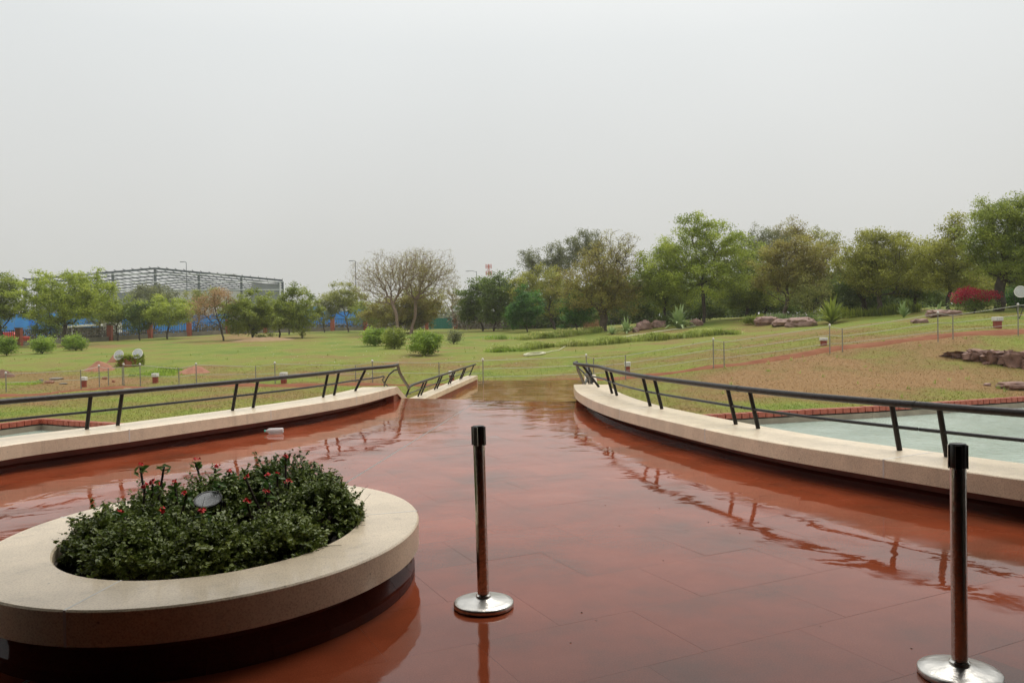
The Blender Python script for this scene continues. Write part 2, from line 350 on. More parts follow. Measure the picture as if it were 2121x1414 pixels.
def ground(px, Y):
    """point of the ground seen in picture column px at depth Y"""
    p = aty(px, 700, Y)
    for _ in range(3):
        z = T(p.x, Y); q = R3.inverted() @ (Vector((p.x, Y, z)) - CAM)
        X = q.x / -q.z * FX + 1060.5; p.x += (px - X) * Y / FX
    return Vector((p.x, Y, T(p.x, Y)))

# ------------------------------------------------------------------ walls: plan lines
ZT, ZB = 0.325, 0.168       # coping top and underside
DROP = 0.70                 # lower walk below the plaza
CW = 0.72                   # coping width
Lpix = [(-190, 966), (0, 923), (265, 889.5), (400, 871), (559, 849.5), (733, 822), (820, 801)]
Rpix = [(1188, 797), (1191, 806), (1201, 815), (1229, 829), (1269, 843), (1318, 856), (1386, 871.6), (1456, 887.4), (1545, 905.5), (1640, 922.5), (1829, 951), (1967, 971.5), (2121, 993)]
Lf = [onz(a, b, ZT) for a, b in Lpix]
Rf = [onz(a, b, ZT) for a, b in Rpix][::-1]
Lf = [Lf[0] + (Lf[0] - Lf[1]) * 1.5 + Vector((-.5, 0, 0))] + Lf
Rf = [Rf[0] + (Rf[0] - Rf[1]) * 4 + Vector((.6, 0.3, 0)), Rf[0] + (Rf[0] - Rf[1]) * 1.5 + Vector((.1, 0, 0))] + Rf
def spline(P, step=0.12):
    P = [Vector((p[0], p[1], 0)) for p in P]; Q = [P[0] * 2 - P[1]] + P + [P[-1] * 2 - P[-2]]; out = []
    for i in range(1, len(Q) - 2):
        n = max(2, int((Q[i + 1] - Q[i]).length / 0.05))
        for k in range(n):
            t = k / n; a, b, c, d = Q[i - 1:i + 3]
            out.append(0.5 * ((2 * b) + (c - a) * t + (2 * a - 5 * b + 4 * c - d) * t * t + (3 * b - a - 3 * c + d) * t ** 3))
    out.append(P[-1])
    # smooth and resample
    for _ in range(60):
        out = [out[0]] + [(out[i - 1] + out[i] * 2 + out[i + 1]) / 4 for i in range(1, len(out) - 1)] + [out[-1]]
    s = [0]
    for i in range(1, len(out)): s.append(s[-1] + (out[i] - out[i - 1]).length)
    n = int(s[-1] / step); res = []
    j = 0
    for k in range(n + 1):
        d = s[-1] * k / n
        while j < len(s) - 2 and s[j + 1] < d: j += 1
        t = (d - s[j]) / max(1e-9, s[j + 1] - s[j]); res.append(out[j].lerp(out[j + 1], t))
    return res, s[-1]
class Line:
    """plan line of the edge of a coping; side = -1 when the far side lies to the left"""
    def __init__(s, P, side, zf):
        s.p, s.len = spline(P); s.n = len(s.p) - 1; s.side = side; s.zf = zf
    def at(s, d, off=0, z=0):
        u = max(0, min(s.n - 1e-6, d / s.len * s.n)); i = int(u); t = u - i
        i0 = max(0, i - 1); i1 = min(s.n, i + 2)
        p = s.p[i].lerp(s.p[i + 1], t); tg = (s.p[i1] - s.p[i0]).normalized()
        nr = Vector((-tg.y, tg.x, 0)) * (-s.side)
        q = p + nr * off; q.z = z + s.zf(d); return q
    def near(s, x, y):
        b = min(range(s.n + 1), key=lambda i: (s.p[i].x - x) ** 2 + (s.p[i].y - y) ** 2)
        return b / s.n * s.len
LU = Line(Lf, -1, lambda d: 0); RU = Line(Rf, 1, lambda d: 0)
# lower walls (after the slope)
Lend = LU.at(LU.len); Rend = RU.at(RU.len)
Llow = [Lend, Vector((-2.52, 20.2, 0)), Vector((-2.36, 22.6, 0)), Vector((-1.40, 32.4, 0))]
Rlow = [Rend, Vector((1.72, 20.2, 0)), Vector((2.05, 23, 0)), Vector((2.85, 31.5, 0))]
SL = 3.3
def slopez(d): return -DROP * max(0, min(1, (d - 0.25) / SL))
LL = Line(Llow, -1, slopez); RL = Line(Rlow, 1, slopez)

def sweep(mb, line, d0, d1, prof, closed=True, step=0.15):
    """prof: (offset, z) outline swept along the line"""
    n = max(1, int((d1 - d0) / step)); k = len(prof); v = []
    for i in range(n + 1):
        d = d0 + (d1 - d0) * i / n
        for (o, z) in prof: v.append(line.at(d, o, z))
    f = [(i * k + j, i * k + (j + 1) % k, (i + 1) * k + (j + 1) % k, (i + 1) * k + j) for i in range(n) for j in range(k)]
    f += [tuple(range(k))[::-1], tuple(range(n * k, n * k + k))]
    if line.side > 0: f = [q[::-1] for q in f]
    mb.add(v, f)
CP = [(0.0, ZB), (0.008, ZB - .004), (CW, ZB - .004), (CW, ZT - .006), (CW - .006, ZT), (0.008, ZT), (0.0, ZT - .008)]
GP = [(-.0012, ZB), (CW - .004, ZB), (CW - .004, ZT + .0012), (-.0012, ZT + .0012)]
CPl = [(0.0, ZB), (.43, ZB), (.43, ZT), (0.008, ZT), (0.0, ZT - .008)]
WPl = [(.05, -1.7), (.38, -1.7), (.38, ZB - .002), (.05, ZB - .002)]
WP = [(.27, -1.7), (.60, -1.7), (.60, ZB - .004), (.27, ZB - .004)]
PP = [(.20, -.02), (.272, -.02), (.272, .062), (.235, .068), (.20, .045)]
def parapet(name, label, line, low, jref, lowend):
    t = thing(name, label, 'parapet', line.at(line.len * .6, .3, 0))
    joints = []; d = jref
    while d > 0.3: d -= 2.42
    d += 2.42
    while d < line.len - .6: joints.append(d); d += 2.42
    ed = [0] + joints + [line.len]
    for a, b in zip(ed, ed[1:]):
        m = MB(); sweep(m, line, a + .005, b - .005, CP); m.build('coping_stone', M_cop, t, True)
    m = MB()
    for j in joints: sweep(m, line, j - .008, j + .008, GP, step=.02)
    if joints: m.build('grout_line', M_cgrout, t)
    m = MB(); sweep(m, line, 0, line.len, WP); m.build('wall', M_wallred, t, True)
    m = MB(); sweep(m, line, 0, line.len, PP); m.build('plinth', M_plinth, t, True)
    # slope beside the steps and lower wall
    m = MB(); sweep(m, low, .004, SL + .3, CPl); m.build('coping_stone', M_cop, t, True)
    dd = SL + .31; lj = []
    while dd < lowend - .2:
        e_ = min(dd + 2.42, lowend); m = MB(); sweep(m, low, dd + .005, e_ - .005, CPl, step=.3); m.build('coping_stone', M_cop, t, True); lj.append(e_); dd = e_
    m = MB(); sweep(m, low, 0.002, lowend - .02, WPl); m.build('wall', M_wallred, t, True)
    m = MB(); sweep(m, low, lowend - .012, lowend + .03, [(0.012, ZB - .002), (.40, ZB - .002), (.40, -1.2), (.012, -1.2)]); m.build('end_slab', M_cop, t)
    return joints, lj
jl = LU.near(*onz(559, 849.5, ZT).xy); jr = RU.near(*onz(1829, 951, ZT).xy)
LowEndL = LL.len; LowEndR = RL.len
JL, JLL = parapet('parapet_wall', 'low wall with broad cream coping curving along the left side of the wet terrace', LU, LL, jl, LowEndL)
JR, JRL = parapet('parapet_wall', 'low wall with broad cream coping sweeping round the right side, beside the pale green pool', RU, RL, jr, LowEndR)

# ------------------------------------------------------------------ plaza floor
def plan_clip(poly, a, b, c):
    """keep a*x+b*y<=c"""
    out = []
    for i in range(len(poly)):
        p, q = poly[i], poly[(i + 1) % len(poly)]; dp = a * p[0] + b * p[1] - c; dq = a * q[0] + b * q[1] - c
        if dp <= 0: out.append(p)
        if (dp < 0) != (dq < 0):
            t = dp / (dp - dq); out.append((p[0] + (q[0] - p[0]) * t, p[1] + (q[1] - p[1]) * t))
    return out
def prism(mb, poly, z0, z1, tx=0, ty=0):
    n = len(poly); cx = sum(p[0] for p in poly) / n; cy = sum(p[1] for p in poly) / n
    zt = lambda p: z1 + (p[0] - cx) * tx + (p[1] - cy) * ty
    v = [(p[0], p[1], z0) for p in poly] + [(cx + (p[0] - cx) * 1.0, cy + (p[1] - cy) * 1.0, zt(p)) for p in poly]
    mb.add(v, [tuple(range(n, 2 * n)), tuple(range(n))[::-1]] + [(i, (i + 1) % n, n + (i + 1) % n, n + i) for i in range(n)])
EDGE_A, EDGE_B = onz(842, 824.5, 0), onz(1200, 832.5, 0)     # top edge of the steps
ed = (EDGE_B - EDGE_A).normalized(); en = Vector((-ed.y, ed.x, 0)); ec = en.x * EDGE_A.x + en.y * EDGE_A.y
JA, JB = onz(700, 1010, 0), onz(985, 833, 0)                 # long grey joint
jd = (JB - JA).normalized(); jn = Vector((-jd.y, jd.x, 0)); jc = jn.x * JA.x + jn.y * JA.y
floor = MB()
fl = [LU.at(d, .35) for d in np.linspace(0, LU.len, 40)]; fr = [RU.at(d, .35) for d in np.linspace(RU.len, 0, 40)]
outline = [(p.x, p.y) for p in fl] + [(EDGE_A.x - .3, EDGE_A.y - .01), (EDGE_B.x + .3, EDGE_B.y - .01)] + [(p.x, p.y) for p in fr] + [(14, 4), (14, -9), (-16, -9), (-16, 4)]
floor_o = MB()
prism(floor_o, outline, -1.9, -0.0006)
floor_o = floor_o.build('plaza_floor', M_grout); tag(floor_o, kind='structure')
fpL = [LU.at(d, .30) for d in np.linspace(0, LU.len, 60)]; fpR = [RU.at(d, .30) for d in np.linspace(0, RU.len, 60)]
def inside(x, y, m=0.0):
    a = min(fpL, key=lambda p: abs(p.y - y)); b = min(fpR, key=lambda p: abs(p.y - y))
    l_ = a.x if abs(a.y - y) < .4 else (-9 if y < a.y else a.x)
    r_ = b.x if abs(b.y - y) < .4 else (9 if y < b.y else b.x)
    return l_ - m < x < r_ + m
rnd = random.Random(5)
def slabs(parent, ang, ox, oy, clips, z, zone, test, w=0.9, h=0.6, mt=None, tilt=.00045, cnt=[0]):
    c, s_ = math.cos(ang), math.sin(ang); g = .0006
    for i in range(-45, 46):
        sh = (i % 2) * w * .5 + rnd.uniform(-.08, .08)
        for j in range(-35, 36):
            u0, v0 = j * w + sh, i * h
            q = [(u0 + g, v0 + g), (u0 + w - g, v0 + g), (u0 + w - g, v0 + h - g), (u0 + g, v0 + h - g)]
            q = [(ox + a * c - b * s_, oy + a * s_ + b * c) for a, b in q]
            cx = sum(p[0] for p in q) / 4; cy = sum(p[1] for p in q) / 4
            if not zone(cx, cy): continue
            for k in clips:
                q = plan_clip(q, *k)
                if len(q) < 3: break
            if len(q) < 3: continue
            cx = sum(p[0] for p in q) / len(q); cy = sum(p[1] for p in q) / len(q)
            if not test(cx, cy): continue
            m = MB(); prism(m, q, z - .03, z + rnd.uniform(-.0001, .0001), rnd.gauss(0, tilt), rnd.gauss(0, tilt))
            m.build('paving_slab', mt or M_floor, parent); cnt[0] += 1
CL_e = (en.x, en.y, ec)
gp = .012
slabs(floor_o, rad(26), onz(1232, 1126, 0).x, onz(1232, 1126, 0).y, [CL_e, (jn.x, jn.y, jc - gp)], 0,
      lambda x, y: 1.6 < y < 18.5 and abs(x) < .75 * y + 1.2, lambda x, y: inside(x, y, .12))
slabs(floor_o, rad(-8), -3, 8, [CL_e, (-jn.x, -jn.y, -jc - gp)], 0,
      lambda x, y: 1.6 < y < 18.5 and abs(x) < .75 * y + 1.2 and ((x + 1.78) / .95) ** 2 + ((y - 4.75) / 1.1) ** 2 > 1, lambda x, y: inside(x, y, .12))
m = MB(); a = JA - jd * 8; b = JB - jd * .02
for s_ in (-1, 0, 1):
    if s_: 
        o_ = jn * (s_ * .0075); m.beam(a + o_ + Vector((0, 0, -.010)), b + o_ + Vector((0, 0, -.010)), .008, .0205)
m.build('expansion_strip', M_exp, floor_o)
# steps and lower walk
steps = MB(); nst = 5; tread = (SL + .2) / nst
for k in range(nst):
    zt = -DROP * (k + 1) / nst if k < nst - 1 else -DROP
    a0 = EDGE_A + en * (k * tread) - ed * .5; b0 = EDGE_B + en * (k * tread) + ed * .6
    if k < nst - 1:
        prism(steps, [(p.x, p.y) for p in (a0, b0, b0 + en * (tread - .001), a0 + en * (tread - .001))], -1.5 - k * .01, zt)
so_ = steps.build('terrace_steps', M_step); tag(so_, kind='structure')
walk = MB(); y0 = EDGE_A.y + (nst - 1) * tread
wl = [LL.at(d, .3) for d in np.linspace(SL * .75, LL.len, 14)]; wr = [RL.at(d, .3) for d in np.linspace(RL.len, SL * .75, 14)]
wlast = 33.6
wpoly = [(p.x, p.y) for p in wl] + [(-1.7, wlast), (3.1, wlast)] + [(p.x, p.y) for p in wr]
prism(walk, wpoly, -1.6, -DROP - .0065)
walk_o = walk.build('lower_walk', M_grout); tag(walk_o, kind='structure')
llP = [LL.at(d, .25) for d in np.linspace(0, LL.len, 60)]; rrP = [RL.at(d, .25) for d in np.linspace(0, RL.len, 60)]
def inlow(x, y):
    a = min(llP, key=lambda p: abs(p.y - y)); b = min(rrP, key=lambda p: abs(p.y - y)); return a.x < x < b.x
slabs(walk_o, rad(3), 0, 25, [(-en.x, -en.y, -(ec + (nst - 1) * tread)), (0, 1, wlast - .02)], -DROP,
      lambda x, y: 19 < y < 34 and -4 < x < 4, inlow, 1.2, .75, M_step, .003)

# ------------------------------------------------------------------ railings
RO, RB, RH, MH = 0.44, 0.55, 0.765, 0.545
def rail_pt(line, d, z, off=None):
    fb, ft = RB, RO
    if line is LL or line is RL:
        k = max(0, min(1, d / SL)); fb, ft = .45 - .15 * k, .02 + .09 * k
    elif d > line.len - 1.8:
        k = (d - line.len + 1.8) / 1.8; k = k * k * (3 - 2 * k); fb, ft = RB - .10 * k, RO + (.02 - RO) * k
    o = fb + (ft - fb) * (z - ZT) / (RH - ZT)
    return line.at(d, o, z)
def railing(label, line, low, joints, ljoints, lowend, single):
    t = thing('railing', label, 'railing', rail_pt(line, line.len * .5, ZT))
    e_ = line.len + .25
    top = [rail_pt(line, d, RH) for d in np.arange(0, line.len, .15)] + [rail_pt(low, .1, RH)]
    pts = top + [rail_pt(low, .42, RH - .02), rail_pt(low, .62, RH - .1 + DROP * 0)]
    lowtop = [rail_pt(low, SL + .25, RH - .02)] + [rail_pt(low, d, RH) for d in np.arange(SL + .6, lowend + .6, .4)]
    def fix(p, dz): q = p.copy(); q.z += dz; return q
    sl = [rail_pt(low, d, RH) for d in np.linspace(.85, SL + .1, 8)]
    full = top + [fix(rail_pt(low, .45, RH), .035), fix(rail_pt(low, .72, RH), .09)] + sl[1:] + lowtop
    m = MB(); m.tube(full, .034, 12); m.build('top_rail', M_railw, t, True)
    for j in joints: 
        m = MB(); c = rail_pt(line, j, RH); d_ = (line.at(j + .1) - line.at(j - .1)).normalized()
        m.tube([c - d_ * .012, c + d_ * .012], .0365, 12); m.build('rail_coupling', M_rail, t, True)
    # middle rail, in lengths with a small gap at the couplings
    ed_ = [0] + joints + [line.len - .35]
    for a, b in zip(ed_, ed_[1:]):
        m = MB(); m.tube([rail_pt(line, d, MH) for d in np.arange(a + .012, b - .008, .15)] + [rail_pt(line, b - .006, MH)], .0165, 8); m.build('middle_rail', M_rail, t, True)
    m = MB(); L0 = line.len - .35
    m.tube([rail_pt(line, L0, MH), rail_pt(line, L0 + .22, MH + .01), rail_pt(line, line.len, MH - .01), rail_pt(low, .25, MH - .08), rail_pt(low, .55, MH - .10), rail_pt(low, 1.3, MH - .1), rail_pt(low, SL - .1, MH - .08), rail_pt(low, SL + .3, MH)], .0165, 8)
    m.tube([rail_pt(low, 1.0, ZT + .03), rail_pt(low, .62, ZT + .12), rail_pt(low, .40, MH + .05), rail_pt(low, .5, RH - .07), rail_pt(low, .8, RH)], .0165, 8)
    m.tube([rail_pt(low, d, MH) for d in np.arange(SL + .3, lowend + .1, .4)], .0165, 8)
    m.build('middle_rail', M_rail, t, True)
    # flat bar posts in pairs each side of a coping joint
    def post(ln, d):
        b_ = rail_pt(ln, d, ZT + .001, RB); tp = rail_pt(ln, d, RH - .02); m = MB()
        m.tube([b_, tp], .0245, 10); o = m.build('post', M_rail, t, True)
    for j in joints:
        for s_ in (-.225, .225): post(line, j + s_)
    for d in single: post(line, d)
    for j in ljoints:
        for s_ in (-.2, .2):
            if j + s_ < lowend - .02: post(low, j + s_)
    post(low, SL + .5)
    return t
railing('long black tubular railing on the cream coping left of the terrace', LU, LL, JL, JLL, LowEndL, [LU.len - 1.05])
railing('black tubular railing curving along the right coping in front of the pool', RU, RL, JR, JRL, LowEndR, [RU.len - .7])

# ------------------------------------------------------------------ terrain mesh with pool holes
outL = [LU.at(d, .5) for d in np.linspace(LU.len - .5, 0, 12)]; outR = [RU.at(d, .5) for d in np.linspace(RU.len - .5, 0, 14)]
poolL = [rimL[0], rimL[1], rimL[2], rimL[3]] + [LL.at(.6, .45)] + outL + [Vector((-17, 1, 0))]
poolR = [rimR[0], rimR[1], rimR[2], rimR[3], rimR[4]] + [Vector((30, 2, 0)), Vector((12, 1.5, 0))] + outR[::-1] + [RL.at(.6, .45)]
def in_poly(P, X, Y):
    r = np.zeros(len(X), bool); j = len(P) - 1
    for i in range(len(P)):
        xi, yi, xj, yj = P[i][0], P[i][1], P[j][0], P[j][1]
        c = ((yi > Y) != (yj > Y)) & (X < (xj - xi) * (Y - yi) / (yj - yi + 1e-12) + xi); r ^= c; j = i
    return r
pts = []
y = 17.0
rr_ = np.random.RandomState(3)
while y < 1200:
    st = max(.45, .014 * y) if y < 60 else .03 * y if y < 200 else .15 * y
    wx = min(1200, 1.15 * y + 16); xs = np.arange(-wx, wx, st)
    for x in xs: pts.append((x + rr_.uniform(-.2, .2) * st, y + rr_.uniform(-.2, .2) * st))
    y += st
for x in np.arange(-40, 41, 3.0):
    for y in np.arange(-40, 17, 3.0): pts.append((x + rr_.uniform(-.3, .3), y + rr_.uniform(-.3, .3)))
for a in ((-1250, -1250), (1250, -1250), (-1250, 0), (1250, 0), (-600, -600), (600, -600), (-200, -100), (200, -100), (0, -1250), (-1250, 1250), (1250, 1250), (-1250, 600), (1250, 600)): pts.append(a)
PA = np.array(pts)
keep = ~(in_poly(poolL, PA[:, 0], PA[:, 1]) | in_poly(poolR, PA[:, 0], PA[:, 1]) | in_poly(outline, PA[:, 0], PA[:, 1]))
PA = PA[keep]
vs_ = [Vector((a, b)) for a, b in PA]; edges = []
for pool in (poolL, poolR):
    n0 = len(vs_); k = len(pool); vs_ += [Vector((p[0], p[1])) for p in pool]; edges += [(n0 + i, n0 + (i + 1) % k) for i in range(k)]
rv, re_, rf, _, _, _ = delaunay_2d_cdt(vs_, edges, [], 0, 1e-4)
RV = np.array([(p[0], p[1]) for p in rv]); RF = np.array([f for f in rf if len(f) == 3])
cx = RV[RF].mean(1); kf = ~(in_poly(poolL, cx[:, 0], cx[:, 1]) | in_poly(poolR, cx[:, 0], cx[:, 1])); RF = RF[kf]
area = (RV[RF[:, 1], 0] - RV[RF[:, 0], 0]) * (RV[RF[:, 2], 1] - RV[RF[:, 0], 1]) - (RV[RF[:, 2], 0] - RV[RF[:, 0], 0]) * (RV[RF[:, 1], 1] - RV[RF[:, 0], 1])
RF[area < 0] = RF[area < 0][:, ::-1]
ZV = np.concatenate([Tn(RV[i:i + 3000, 0], RV[i:i + 3000, 1]) for i in range(0, len(RV), 3000)])
for rim_ in (rimL, rimR):          # the lawn meets the back of the rim bricks
    for a_, b_ in zip(rim_, rim_[1:]):
        d_ = np.array([b_.x - a_.x, b_.y - a_.y]); L2 = (d_ ** 2).sum(); tt = np.clip(((RV - [a_.x, a_.y]) @ d_) / L2, 0, 1)
        dist = np.hypot(RV[:, 0] - a_.x - tt * d_[0], RV[:, 1] - a_.y - tt * d_[1]); w_ = np.clip(1 - dist / 1.2, 0, 1) ** 1.5
        ZV = ZV * (1 - w_) + (RIMZ + .03) * w_
nearp = (RV[:, 1] < 20) & (np.abs(RV[:, 0]) < 16); ZV[nearp] = np.minimum(ZV[nearp], -1.02)
def lawn_mat(name='lawn_ground', gain=1.0):
    m, t, b = newmat(name); n = t.nodes; l = t.links
    g = n.new('ShaderNodeNewGeometry'); at = n.new('ShaderNodeAttribute'); at.attribute_name = 'dry'
    z = n.new('ShaderNodeTexNoise'); z.inputs['Scale'].default_value = 0.22; z.inputs['Detail'].default_value = 7; z.inputs['Roughness'].default_value = 0.65
    l.new(g.outputs['Position'], z.inputs['Vector'])
    a = n.new('ShaderNodeMath'); a.operation = 'MULTIPLY_ADD'; a.inputs[1].default_value = 2.6; a.inputs[2].default_value = -1.3; l.new(z.outputs[0], a.inputs[0])
    a2 = n.new('ShaderNodeMath'); a2.operation = 'ADD'; a2.use_clamp = True; l.new(a.outputs[0], a2.inputs[0]); l.new(at.outputs['Fac'], a2.inputs[1])
    r = n.new('ShaderNodeValToRGB'); el = r.color_ramp.elements
    el[0].position = 0.0; el[0].color = (0.17, 0.235, 0.04, 1); el[1].position = 1.0; el[1].color = (0.33, 0.20, 0.09, 1)
    for p_, c_ in ((0.3, (0.245, 0.275, 0.052)), (0.55, (0.255, 0.225, 0.062)), (0.78, (0.275, 0.188, 0.072))):
        e = el.new(p_); e.color = (*c_, 1)
    l.new(a2.outputs[0], r.inputs[0])
    z2 = n.new('ShaderNodeTexNoise'); z2.inputs['Scale'].default_value = 9; z2.inputs['Detail'].default_value = 6; z2.inputs['Roughness'].default_value = 0.8
    l.new(g.outputs['Position'], z2.inputs['Vector'])
    mr = n.new('ShaderNodeMapRange'); mr.inputs[1].default_value = 0.3; mr.inputs[2].default_value = 0.7; mr.inputs[3].default_value = 0.55 * gain; mr.inputs[4].default_value = 0.97 * gain
    l.new(z2.outputs[0], mr.inputs[0])
    vs = n.new('ShaderNodeVectorMath'); vs.operation = 'SCALE'; l.new(r.outputs[0], vs.inputs[0]); l.new(mr.outputs[0], vs.inputs['Scale'])
    l.new(vs.outputs[0], b.inputs['Base Color']); b.inputs['Roughness'].default_value = 0.9; b.inputs['Specular IOR Level'].default_value = 0.15
    bu = n.new('ShaderNodeBump'); bu.inputs['Strength'].default_value = 0.7; bu.inputs['Distance'].default_value = 0.06; l.new(z2.outputs[0], bu.inputs['Height']); l.new(bu.outputs[0], b.inputs['Normal'])
    return m
M_lawn = lawn_mat(); M_blade = lawn_mat('grass_blades_short', 1.75)
terr = np_obj('ground', np.column_stack([RV, ZV]), RF, M_lawn, None, True)
tag(terr, kind='structure')
def px_of(X, Y, Z):
    Ri = np.array(R3.inverted()); P = np.column_stack([X, Y, Z - CAM.z]) @ Ri.T
    zc = np.where(P[:, 2] < -.1, -P[:, 2], np.nan)
    return P[:, 0] / zc * FX + 1060.5, 707 - P[:, 1] / zc * FX
def dryness(X, Y, Z):
    px, py = px_of(X, Y, Z); px = np.nan_to_num(px); py = np.nan_to_num(py)
    d = np.full(len(X), .34) + .20 * np.clip((py - 740) / 60, 0, 1)
    def blob(cx_, cy_, rx, ry, a):
        nonlocal d; d = d + a * np.exp(-(((px - cx_) / rx) ** 2 + ((py - cy_) / ry) ** 2))
    blob(1720, 785, 340, 66, .55); blob(2050, 740, 200, 60, .25); blob(1350, 830, 120, 18, -.25); blob(1480, 795, 130, 30, .15); blob(1850, 700, 300, 22, .25); blob(1500, 690, 150, 12, .12); blob(1600, 840, 400, 14, -.35)
    blob(900, 748, 150, 14, .30); blob(520, 702, 90, 9, .55); blob(430, 770, 90, 16, .35); blob(110, 790, 130, 16, .35)
    blob(400, 725, 350, 16, -.16); blob(1050, 700, 150, 10, -.1); blob(1150, 760, 90, 16, -.15); blob(300, 770, 40, 12, -.25); blob(200, 860, 300, 14, -.2)
    blob(1030, 782, 90, 12, -.05); blob(700, 775, 130, 12, .12); blob(1720, 712, 60, 8, -.2); blob(200, 716, 120, 5, .45)
    return d
at = terr.data.attributes.new('dry', 'FLOAT', 'POINT'); at.data.foreach_set('value', dryness(RV[:, 0], RV[:, 1], ZV).astype(np.float32))

# red earth path across the lawn
pathpix = [(-330, 838, 32.5), (-150, 829, 33), (0, 818, 33.5), (90, 812, 34), (170, 806, 34.6), (290, 801, 35), (470, 799, 35.2), (700, 801, 34.8), (900, 799, 34.5), (1010, 797, 34.4), (1110, 795, 34.3), (1230, 788, 34), (1330, 778, 33.6), (1480, 762, 33.5), (1600, 744, 33.8), (1720, 726, 34), (1900, 703, 34.3), (2000, 694, 34.3), (2121, 683, 34.3), (2300, 665, 34.4)]
PX = [ground(a, c) for a, b, c in pathpix]
pl, plen = spline(PX, .35); v = []; f = []
for i, p in enumerate(pl):
    tg = (pl[min(i + 1, len(pl) - 1)] - pl[max(i - 1, 0)]).normalized(); nr = Vector((-tg.y, tg.x, 0))
    wd = .52 + .13 * noise.noise(Vector((i * .12, 3, 0))) + .10 * noise.noise(Vector((i * .6, 9, 0)))
    if -1.9 < p.x < 3.2: wd = 1.0
    wd2 = wd + .10 * noise.noise(Vector((i * .5, 19, 0)))
    for o in (-wd - .12, -wd * .8, 0, wd2 * .8, wd2 + .12):
        q = p + nr * o; z = T(q.x, q.y); v.append((q.x, q.y, z + (-.05 if abs(o) > wd * .95 or abs(o) > wd2 * .95 else .03)))
f = [(i * 5 + k, i * 5 + k + 1, i * 5 + k + 6, i * 5 + k + 5) for i in range(len(pl) - 1) for k in range(4)]
m = MB(); m.add(v, [q[::-1] for q in f]); M_path = mat('wet_red_earth', (0.17, 0.055, 0.025), (0.25, 0.10, 0.05), 1.6, 0.8, bump=0.5, bscale=12, c3=(0.20, 0.075, 0.034), spec=.1)
tag(m.build('earth_path', M_path, None, True), kind='structure')

# ------------------------------------------------------------------ pools
def water_mat():
    m, t, b = newmat('pool_water'); n = t.nodes; l = t.links
    g = n.new('ShaderNodeNewGeometry')
    z = n.new('ShaderNodeTexNoise'); z.inputs['Scale'].default_value = 0.35; z.inputs['Detail'].default_value = 6; l.new(g.outputs['Position'], z.inputs['Vector'])
    r = n.new('ShaderNodeValToRGB'); el = r.color_ramp.elements; el[0].position = .35; el[0].color = (0.33, 0.41, 0.345, 1); el[1].position = .65; el[1].color = (0.44, 0.53, 0.46, 1)
    l.new(z.outputs[0], r.inputs[0]); l.new(r.outputs[0], b.inputs['Base Color'])
    b.inputs['Roughness'].default_value = 0.12; b.inputs['IOR'].default_value = 1.33
    z2 = n.new('ShaderNodeTexNoise'); z2.inputs['Scale'].default_value = 7; z2.inputs['Detail'].default_value = 4; l.new(g.outputs['Position'], z2.inputs['Vector'])
    vo = n.new('ShaderNodeTexVoronoi'); vo.inputs['Scale'].default_value = 2.6; l.new(g.outputs['Position'], vo.inputs['Vector'])
    wv = n.new('ShaderNodeMath'); wv.operation = 'SINE'; mu = n.new('ShaderNodeMath'); mu.operation = 'MULTIPLY'; mu.inputs[1].default_value = 60; l.new(vo.outputs['Distance'], mu.inputs[0]); l.new(mu.outputs[0], wv.inputs[0])
    ad = n.new('ShaderNodeMath'); ad.operation = 'MULTIPLY_ADD'; ad.inputs[1].default_value = .08; l.new(wv.outputs[0], ad.inputs[0]); l.new(z2.outputs[0], ad.inputs[2])
    bu = n.new('ShaderNodeBump'); bu.inputs['Strength'].default_value = .8; bu.inputs['Distance'].default_value = .02; l.new(ad.outputs[0], bu.inputs['Height']); l.new(bu.outputs[0], b.inputs['Normal'])
    return m
M_water = water_mat()
for nm, pool, rim in (('left', poolL, rimL), ('right', poolR, rimR)):
    m = MB(); n = len(pool); m.add([(p[0], p[1], RIMZ - .23) for p in pool], [tuple(range(n))])
    o = m.build('pool_water', M_water); tag(o, kind='structure')
    o.data.update()
    if o.data.polygons[0].normal.z < 0: o.data.flip_normals()
    t = thing('pool_edge', 'straight pool edge of red bricks over a cream wall, %s' % ('right of the terrace' if nm == 'right' else 'cornered behind the left railing'), 'pool edge', rim[1])
    # direction into the pool
    cxp = sum(p[0] for p in pool) / n; cyp = sum(p[1] for p in pool) / n
    wm = MB()
    for a, b in zip(rim, rim[1:]):
        a = Vector((a.x, a.y, 0)); b = Vector((b.x, b.y, 0)); d = (b - a); ln = d.length; d.normalize(); nr = Vector((-d.y, d.x, 0))
        if (Vector((cxp, cyp, 0)) - a).dot(nr) < 0: nr = -nr
        mo = (a + b) / 2 + nr * .01; gm_ = MB(); gm_.box((mo.x, mo.y, RIMZ - .01), (ln - .01, .18, .13), math.atan2(d.y, d.x)); gm_.build('mortar', M_soil, t)
        c = (a + b) / 2 + nr * .045; wm.box((c.x, c.y, RIMZ - .44), (ln - .002, .16, .72), math.atan2(d.y, d.x))
        k = int(ln / .235); ang = math.atan2(d.y, d.x)
        for i in range(k):
            p = a + d * (ln * (i + .5) / k) + nr * .0
            pxx, _ = px_of(np.array([p.x]), np.array([p.y]), np.array([RIMZ]))
            if not (-150 < pxx[0] < 2280): continue
            bm_ = MB(); bm_.box((p.x + nr.x * .03, p.y + nr.y * .03, RIMZ + .03 + rnd.uniform(-.006, .006)), (ln / k - .03, .24, .135), ang + rnd.gauss(0, .012))
            bm_.build('brick', M_brick, t)
    wm.build('pool_wall', M_poolwall, t)

